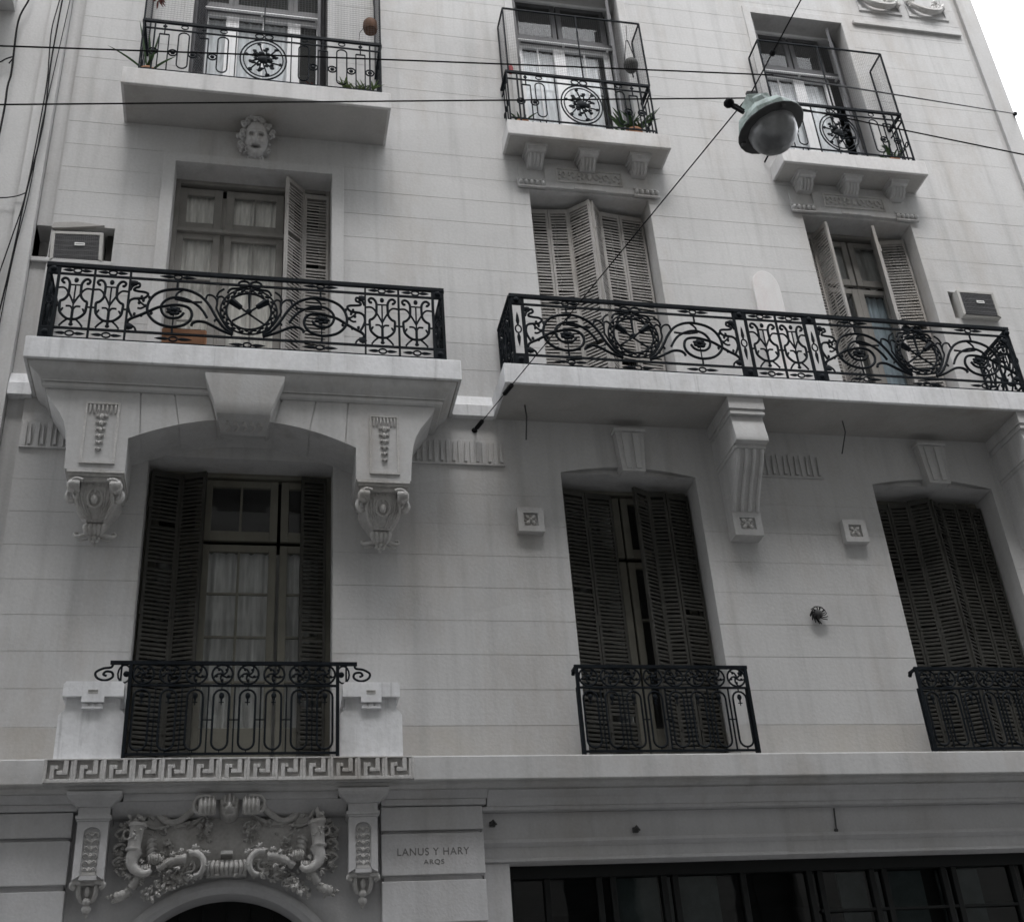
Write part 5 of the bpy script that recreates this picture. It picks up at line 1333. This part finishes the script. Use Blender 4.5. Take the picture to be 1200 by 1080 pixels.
for k in range(70): a = random.uniform(0, 2 * PI); blade(m, (random.uniform(-.18, .17), random.uniform(-.04, .04), .08), (math.cos(a) * .6, math.sin(a) * .5, random.uniform(.5, 1.2)), random.uniform(.09, .2), .010, random.uniform(.1, .5), 4)
m.build('leaves', LEAF2, t, recalc=False, smooth=60)
t = thing('potted_plant', 'dry brown plants in a trough behind the upper left railing', 'plant', (.42, -.40, 11.835), 'balcony plants')
m = MB(); m.box(-.22, .24, -.06, .06, 0, .08); m.build('planter', WICKER, t, bevel=.01)
m = MB()
for k in range(26): a = random.uniform(0, 2 * PI); blade(m, (random.uniform(-.2, .2), random.uniform(-.04, .04), .07), (math.cos(a) * .8, math.sin(a) * .5, random.uniform(.3, .8)), random.uniform(.07, .14), .010, random.uniform(.2, .6), 4)
m.build('leaves', REDLEAF, t, recalc=False, smooth=60)
t = thing('hanging_plant', 'dark red plant hung high on the netting at the upper left corner', 'plant', (-1.26, -.46, 12.98), 'balcony plants')
m = MB()
for k in range(34):
    a = random.uniform(0, 2 * PI); e = random.uniform(-1, .8); blade(m, (random.uniform(-.02, .02), random.uniform(-.02, .02), random.uniform(.03, .08)), (math.cos(a), math.sin(a) * .7, e), random.uniform(.03, .085), .011, random.uniform(0, .4), 4)
m.build('leaves', REDLEAF, t, recalc=False, smooth=60)
m = MB(); m.tube([(0, 0, .05), (0, -.03, .6)], .004, 4); m.build('hanging_cord', CABLE, t)
t = thing('hanging_basket', 'round brown basket hung inside the netting right of the upper left doors', 'basket', (1.055, -.43, 12.93))
m = MB(); m.lathe([(.02, -.01), (.075, .0), (.085, .05), (.08, .13), (.055, .165), (.02, .17)], seg=14); m.build('bowl', WICKER, t)
m = MB(); m.tube([(.06, 0, .15), (.03, 0, .6)], .004, 4); m.tube([(-.07, 0, .05), (-.12, 0, -.05), (-.13, -.01, -.18)], .004, 4); m.build('hanging_cord', CABLE, t)
t = thing('hanging_pot', 'dark round flower pot hung on cords inside the middle wire cage', 'flower pot', (4.225, -.20, 13.02))
m = MB(); m.lathe([(.03, -.02), (.06, .0), (.088, .06), (.09, .11), (.07, .15), (.05, .15)], seg=14); m.build('bowl', surface('dark_glazed_pot', (.05, .05, .045), .5, .5, 12), t)
m = MB()
for s in (-1, 1): m.tube([(s * .08, 0, .12), (.01 * s, 0, .52)], .006, 4)
m.tube([(0, 0, .5), (0, -.05, .72)], .004, 4); m.tube([(0, 0, -.02), (.005, 0, -.12)], .01, 5); m.build('hanging_cord', CABLE, t)
t = thing('potted_plant', 'tall leafy dark plants crowded at the right end of the middle upper balcony', 'plant', (4.13, -.17, 11.86), 'balcony plants')
m = MB(); pot(m, .10, .14); m.build('pot', TERRA, t)
m = MB()
for k in range(40):
    a = random.uniform(0, 2 * PI); blade(m, (random.uniform(-.14, .12), random.uniform(-.04, .04), random.uniform(.08, .3)), (math.cos(a) * .6, math.sin(a) * .3, random.uniform(.4, 1.2)), random.uniform(.15, .38), .017, random.uniform(0, .5), 5)
m.build('leaves', LEAF, t, recalc=False, smooth=60)
t = thing('potted_plant', 'small bushy plant at the left end of the middle upper balcony', 'plant', (2.80, -.17, 11.86), 'balcony plants')
m = MB(); pot(m, .08, .12); m.build('pot', TERRA, t)
m = MB()
for k in range(30): a = random.uniform(0, 2 * PI); blade(m, (random.uniform(-.06, .06), random.uniform(-.04, .04), .1), (math.cos(a) * .6, math.sin(a) * .4, random.uniform(.4, 1)), random.uniform(.08, .22), .014, random.uniform(0, .5), 4)
m.build('leaves', LEAF, t, recalc=False, smooth=60)
t = thing('potted_plant', 'leafy plant at the right end of the upper right balcony', 'plant', (7.42, -.17, 11.83), 'balcony plants')
m = MB(); pot(m, .08, .12); m.build('pot', TERRA, t)
m = MB()
for k in range(34): a = random.uniform(0, 2 * PI); blade(m, (random.uniform(-.08, .08), random.uniform(-.04, .04), random.uniform(.08, .3)), (math.cos(a) * .6, math.sin(a) * .4, random.uniform(.4, 1)), random.uniform(.1, .28), .013, random.uniform(0, .5), 4)
m.build('leaves', LEAF, t, recalc=False, smooth=60)
m = MB(); m.lathe([(.03, 0), (.035, .06), (.028, .09)], seg=10); tag(m.build('red_flower_pot', surface('red_plastic', (.35, .05, .06), .5, .1, 8), loc=(2.70, -.26, 12.69)), 'tiny red pot fixed at the left corner of the middle wire cage', 'flower pot')
# terracotta planter behind the left second floor railing
t = thing('planter_box', 'terracotta planter box on the left second floor balcony floor', 'planter', (-.71, -.44, 8.287))
m = MB(); m.prism([(-.19, 0), (-.20, .26), (.20, .26), (.19, 0)], -.08, .08); m.build('trough', TERRA, t, bevel=.012)
m = MB(); m.box(-.19, .19, -.07, .07, .262, .27); m.build('soil', WICKER, t)
# round topped white board
m = MB(); n = 16
poly = [(-.16, 0), (-.16, 1.62)] + [(-.155 * math.cos(PI * k / n), 1.66 + .24 * math.sin(PI * k / n)) for k in range(1, n)] + [(.16, 1.62), (.16, 0)]
m.prism(poly, -.02, .02); o = m.build('white_board', BOARDW, bevel=.008, loc=(5.46, -.055, 8.29)); o.rotation_euler = (-.025, 0, 0)
tag(o, 'white round-topped board standing against the wall on the right balcony', 'board')
# torn light fitting
t = thing('wall_light', 'broken wall light fitting with loose wires on the bare first floor wall', 'light fitting', (5.25, 0, 6.02))
m = MB(); m.lathe([(.05, 0), (.05, .03), (.03, .06), (.012, .08)], (0, 0, 0), Matrix.Rotation(PI / 2, 3, 'X'), 12); m.ball((.0, -.08, -.015), (.022, .025, .03), 9, 6); m.build('socket', LAMPDARK, t)
m = MB()
for k in range(16):
    a = random.uniform(0, 2 * PI); m.tube(spline([(0, -.03, 0), (math.cos(a) * .06, -.06, math.sin(a) * .06), (math.cos(a + .7) * .09, -.05, math.sin(a + .7) * .09 - .02)], 5), .005, 4)
m.build('wires', CABLE, t)
# drain spouts under the long slab
for k, (x, lbl) in enumerate(((2.51, 'thin drain pipe under the long slab near the wire anchor'), (5.84, 'thin drain pipe under the long slab right of the console bracket'))):
    m = MB(); m.tube([(x, -.28, 8.06), (x + .01, -.27, 7.93), (x + .04, -.06, 7.80)], .0075, 6); tag(m.build('drain_pipe', LAMPDARK), lbl, 'pipe', 'drain pipes')
# small fixings on the shop fascia
for (x, z, lbl) in ((1.99, 4.11, 'rusty bracket stub at the left end of the shop fascia'), (3.20, 4.04, 'small rusty hook in the middle of the shop fascia')):
    m = MB(); m.box(x - .022, x + .022, -.05, -.02, z - .02, z + .02); m.tube([(x - .02, -.05, z), (x + .0, -.075, z + .025), (x + .03, -.06, z - .01)], .009, 5); tag(m.build('hook', LAMPDARK), lbl, 'hook', 'fixings on the shop fascia')
m = MB(); m.tube([(5.02, -.03, 4.19), (5.0, -.035, 4.0)], .007, 5); m.ball((5.0, -.035, 4.0), .018, 7, 5); tag(m.build('hook', LAMPDARK), 'short dark rod hanging on the right part of the shop fascia', 'hook', 'fixings on the shop fascia')

# ------------------------------------------------------------------ neighbour on the left
NB = thing('neighbour_building', 'plain grey neighbouring building at the left edge with cables down its corner', 'building', (-6, 0, 0))
m = plaster_wall('wall', NEIGH, -12, -2.45, -.1, 18.6, [], [], y=-.03, reveal=.1)
m.quad((-2.45, -.03, -.1), (-2.45, -.07, -.1), (-2.45, -.07, 18.6), (-2.45, -.03, 18.6))
m.box(-2.45, -2.255, -.07, .4, -.1, 18.6); m.box(-12, -2.255, .05, 12, -.1, 18.6)
o = m.build('wall', NEIGH, NB, recalc=False, smooth=None); o.location = (6, 0, 0)
m = MB(); m.box(-4.6, -2.82, -.55, -.03, 13.08, 13.3); o = m.build('balcony_slab', NEIGH, NB, bevel=.01); o.location = (6, 0, 0)
CG = 'cables down the neighbour corner'
wire('wall_cable', spline([(-2.66, -.11, 13.6), (-2.68, -.11, 13.22), (-2.75, -.10, 12.85), (-2.72, -.10, 12.09), (-2.73, -.10, 11.84), (-2.72, -.10, 11.26), (-2.76, -.1, 9), (-2.75, -.1, 5), (-2.75, -.06, .2)], 5), .011, 'thickest black cable at the far left edge of the wall', 'cable', CG)
wire('wall_cable', spline([(-2.33, -.12, 13.9), (-2.36, -.12, 13.27), (-2.39, -.12, 12.78), (-2.37, -.11, 12.33), (-2.35, -.11, 11.98), (-2.35, -.11, 11.32), (-2.37, -.11, 10.37), (-2.43, -.11, 9.8), (-2.50, -.11, 9.2), (-2.56, -.11, 8.4), (-2.62, -.08, 5), (-2.62, -.06, .2)], 5), .0065, 'thin loose cable that bows left of the neighbour corner', 'cable', CG)
wire('wall_cable', spline([(-2.31, -.13, 13.9), (-2.33, -.13, 13.28), (-2.335, -.13, 12.88), (-2.34, -.12, 12.22), (-2.315, -.12, 11.33), (-2.365, -.12, 10.37), (-2.385, -.12, 9.7), (-2.42, -.12, 8.92), (-2.5, -.12, 7.9), (-2.55, -.08, 5), (-2.55, -.06, .2)], 5), .0085, 'dark cable hanging straight beside the corner of the neighbour', 'cable', CG)
wire('wall_cable', spline([(-2.24, -.10, 13.9), (-2.26, -.10, 13.2), (-2.29, -.10, 12.4), (-2.31, -.10, 11.9), (-2.33, -.11, 11.3), (-2.34, -.11, 10.4), (-2.40, -.10, 9.0), (-2.42, -.09, 5), (-2.42, -.08, .2)], 5), .005, 'faint thin wire right on the neighbour corner', 'cable', CG)
wire('cable_tie', spline([(-2.9, -.08, 10.33), (-2.6, -.09, 10.33), (-2.45, -.10, 10.36), (-2.36, -.12, 10.40)], 4), .006, 'short wire stay holding the corner cables to the neighbour wall', 'cable')
wire('cable_tie', spline([(-3.0, -.08, 12.18), (-2.86, -.10, 12.2), (-2.8, -.10, 12.26), (-2.73, -.10, 12.3), (-2.76, -.10, 12.2)], 4), .008, 'kinked branch cable tied to the thick cable at the far left', 'cable')

# ------------------------------------------------------------------ facade across the street (unseen, behind the camera; heights shaped to shade the facade)
def opposite(x0, x1, H, label, seed):
    rnd = random.Random(seed); cx = (x0 + x1) / 2
    OB = thing('opposite_building', label, 'building', (cx, -10.6, 0), 'buildings across the street')
    ops = []; nf = int((H - 1) / 3.45); nb = int((x1 - x0 - 1) / 2.9)
    for i in range(nb):
        for j in range(nf):
            x = x0 + .9 + i * 2.9; z = .7 + j * 3.45; ops.append((x, x + 1.25, z, z + 2.3))
    mm = plaster_wall('w', OPPW, x0, x1, 0, H, ops, [], y=0); m = MB()
    m.v = [(x - cx, -y, z) for x, y, z in mm.v]; m.f = mm.f
    m.box(x0 - cx, x1 - cx, -10, -.36, 0, H)
    m.build('wall', OPPW, OB, recalc=False, smooth=None)
    for (a, b, c, d) in ops:
        if abs((a + b) / 2 - 4) > 9 or c > 12: continue
        w = MB(); w.box(a - cx, a + .05 - cx, -.33, -.26, c, d); w.box(b - .05 - cx, b - cx, -.33, -.26, c, d); w.box((a + b) / 2 - .03 - cx, (a + b) / 2 + .03 - cx, -.33, -.26, c, d); w.quad((a - cx, -.31, c), (b - cx, -.31, c), (b - cx, -.31, d), (a - cx, -.31, d)); w.build('window', SHOPFRAME, OB, recalc=False, smooth=None)
    m = MB()
    for j in range(1, nf): m.box(x0 - cx, x1 - cx, 0, .16, .3 + j * 3.45, .45 + j * 3.45)
    m.build('floor_bands', OPPW, OB)
opposite(-34, 1.5, 28.5, 'taller grey block of flats behind the camera, unseen, height shaped to shade the left side', 1)
opposite(1.6, 40, 25.0, 'lower grey block of flats out of view, height shaped for shade, mirrored in the shop glass', 2)

# ------------------------------------------------------------------ light
W = bpy.data.worlds.new('World'); sc.world = W; W.use_nodes = True
nt = W.node_tree; nt.nodes.clear(); N = nt.nodes; L = nt.links
sky = N.new('ShaderNodeTexSky'); sky.sky_type = 'NISHITA'; sky.sun_disc = False
ELEV = math.radians(61); ROT = math.radians(186)
sky.sun_elevation = ELEV; sky.sun_rotation = ROT; sky.air_density = 1.0; sky.dust_density = 4.0; sky.ozone_density = 1.0
hs = N.new('ShaderNodeHueSaturation'); hs.inputs['Saturation'].default_value = .12
cloud = N.new('ShaderNodeMix'); cloud.data_type = 'RGBA'; cloud.inputs[0].default_value = .7; cloud.inputs[7].default_value = (8.35, 8.65, 9.1, 1)   # even cloud layer
bg = N.new('ShaderNodeBackground'); bg.inputs[1].default_value = .15
out = N.new('ShaderNodeOutputWorld')
L.new(sky.outputs[0], hs.inputs['Color']); tcw = N.new('ShaderNodeTexCoord'); sep = N.new('ShaderNodeSeparateXYZ'); L.new(tcw.outputs['Generated'], sep.inputs[0])
mr = N.new('ShaderNodeMapRange'); mr.inputs[1].default_value = 0; mr.inputs[2].default_value = 1; mr.inputs[3].default_value = .30; mr.inputs[4].default_value = 1.0   # overcast: zenith brighter than horizon
L.new(sep.outputs[2], mr.inputs[0])
cg = N.new('ShaderNodeMix'); cg.data_type = 'RGBA'; cg.blend_type = 'MULTIPLY'; cg.inputs[0].default_value = 1
L.new(hs.outputs[0], cloud.inputs[6]); L.new(cloud.outputs[2], cg.inputs[6])
cbw = N.new('ShaderNodeCombineColor'); [L.new(mr.outputs[0], cbw.inputs[i]) for i in range(3)]
L.new(cbw.outputs[0], cg.inputs[7]); L.new(cg.outputs[2], bg.inputs[0]); L.new(bg.outputs[0], out.inputs[0])
sl = bpy.data.lights.new('overcast_sun', 'SUN'); sl.energy = .5; sl.angle = math.radians(20); sl.color = (1, .97, .95)
so = bpy.data.objects.new('overcast_sun', sl); COL.objects.link(so)
# sky sun_rotation: 0 = +Y, clockwise seen from above
sd = Vector((math.sin(ROT) * math.cos(ELEV), math.cos(ROT) * math.cos(ELEV), math.sin(ELEV)))
so.rotation_euler = (-sd).to_track_quat('-Z', 'Y').to_euler()

# ------------------------------------------------------------------ camera
cam = bpy.data.cameras.new('Camera'); co = bpy.data.objects.new('Camera', cam); COL.objects.link(co)
pi_, ya, ro, f = .527202801, .236084193, .0798194761, 1441.63453
fw = Vector((math.sin(ya) * math.cos(pi_), math.cos(ya) * math.cos(pi_), math.sin(pi_)))
r = Vector((math.cos(ya), -math.sin(ya), 0)); d = fw.cross(r)
if d.z > 0: d = -d
R0 = r * math.cos(ro) + d * math.sin(ro); D0 = -r * math.sin(ro) + d * math.cos(ro)
M = Matrix((R0, -D0, -fw)).transposed().to_4x4(); M.translation = Vector((0, -10, 1.6)); co.matrix_world = M
cam.sensor_fit = 'HORIZONTAL'; cam.sensor_width = 36; cam.lens = f / 1200 * 36; cam.clip_end = 1000; sc.cycles.filter_width = 1.6; cam.clip_start = .05
sc.camera = co
sc.view_settings.view_transform = 'Standard'; sc.view_settings.look = 'None'; sc.view_settings.gamma = 1; sc.view_settings.exposure = 1.93
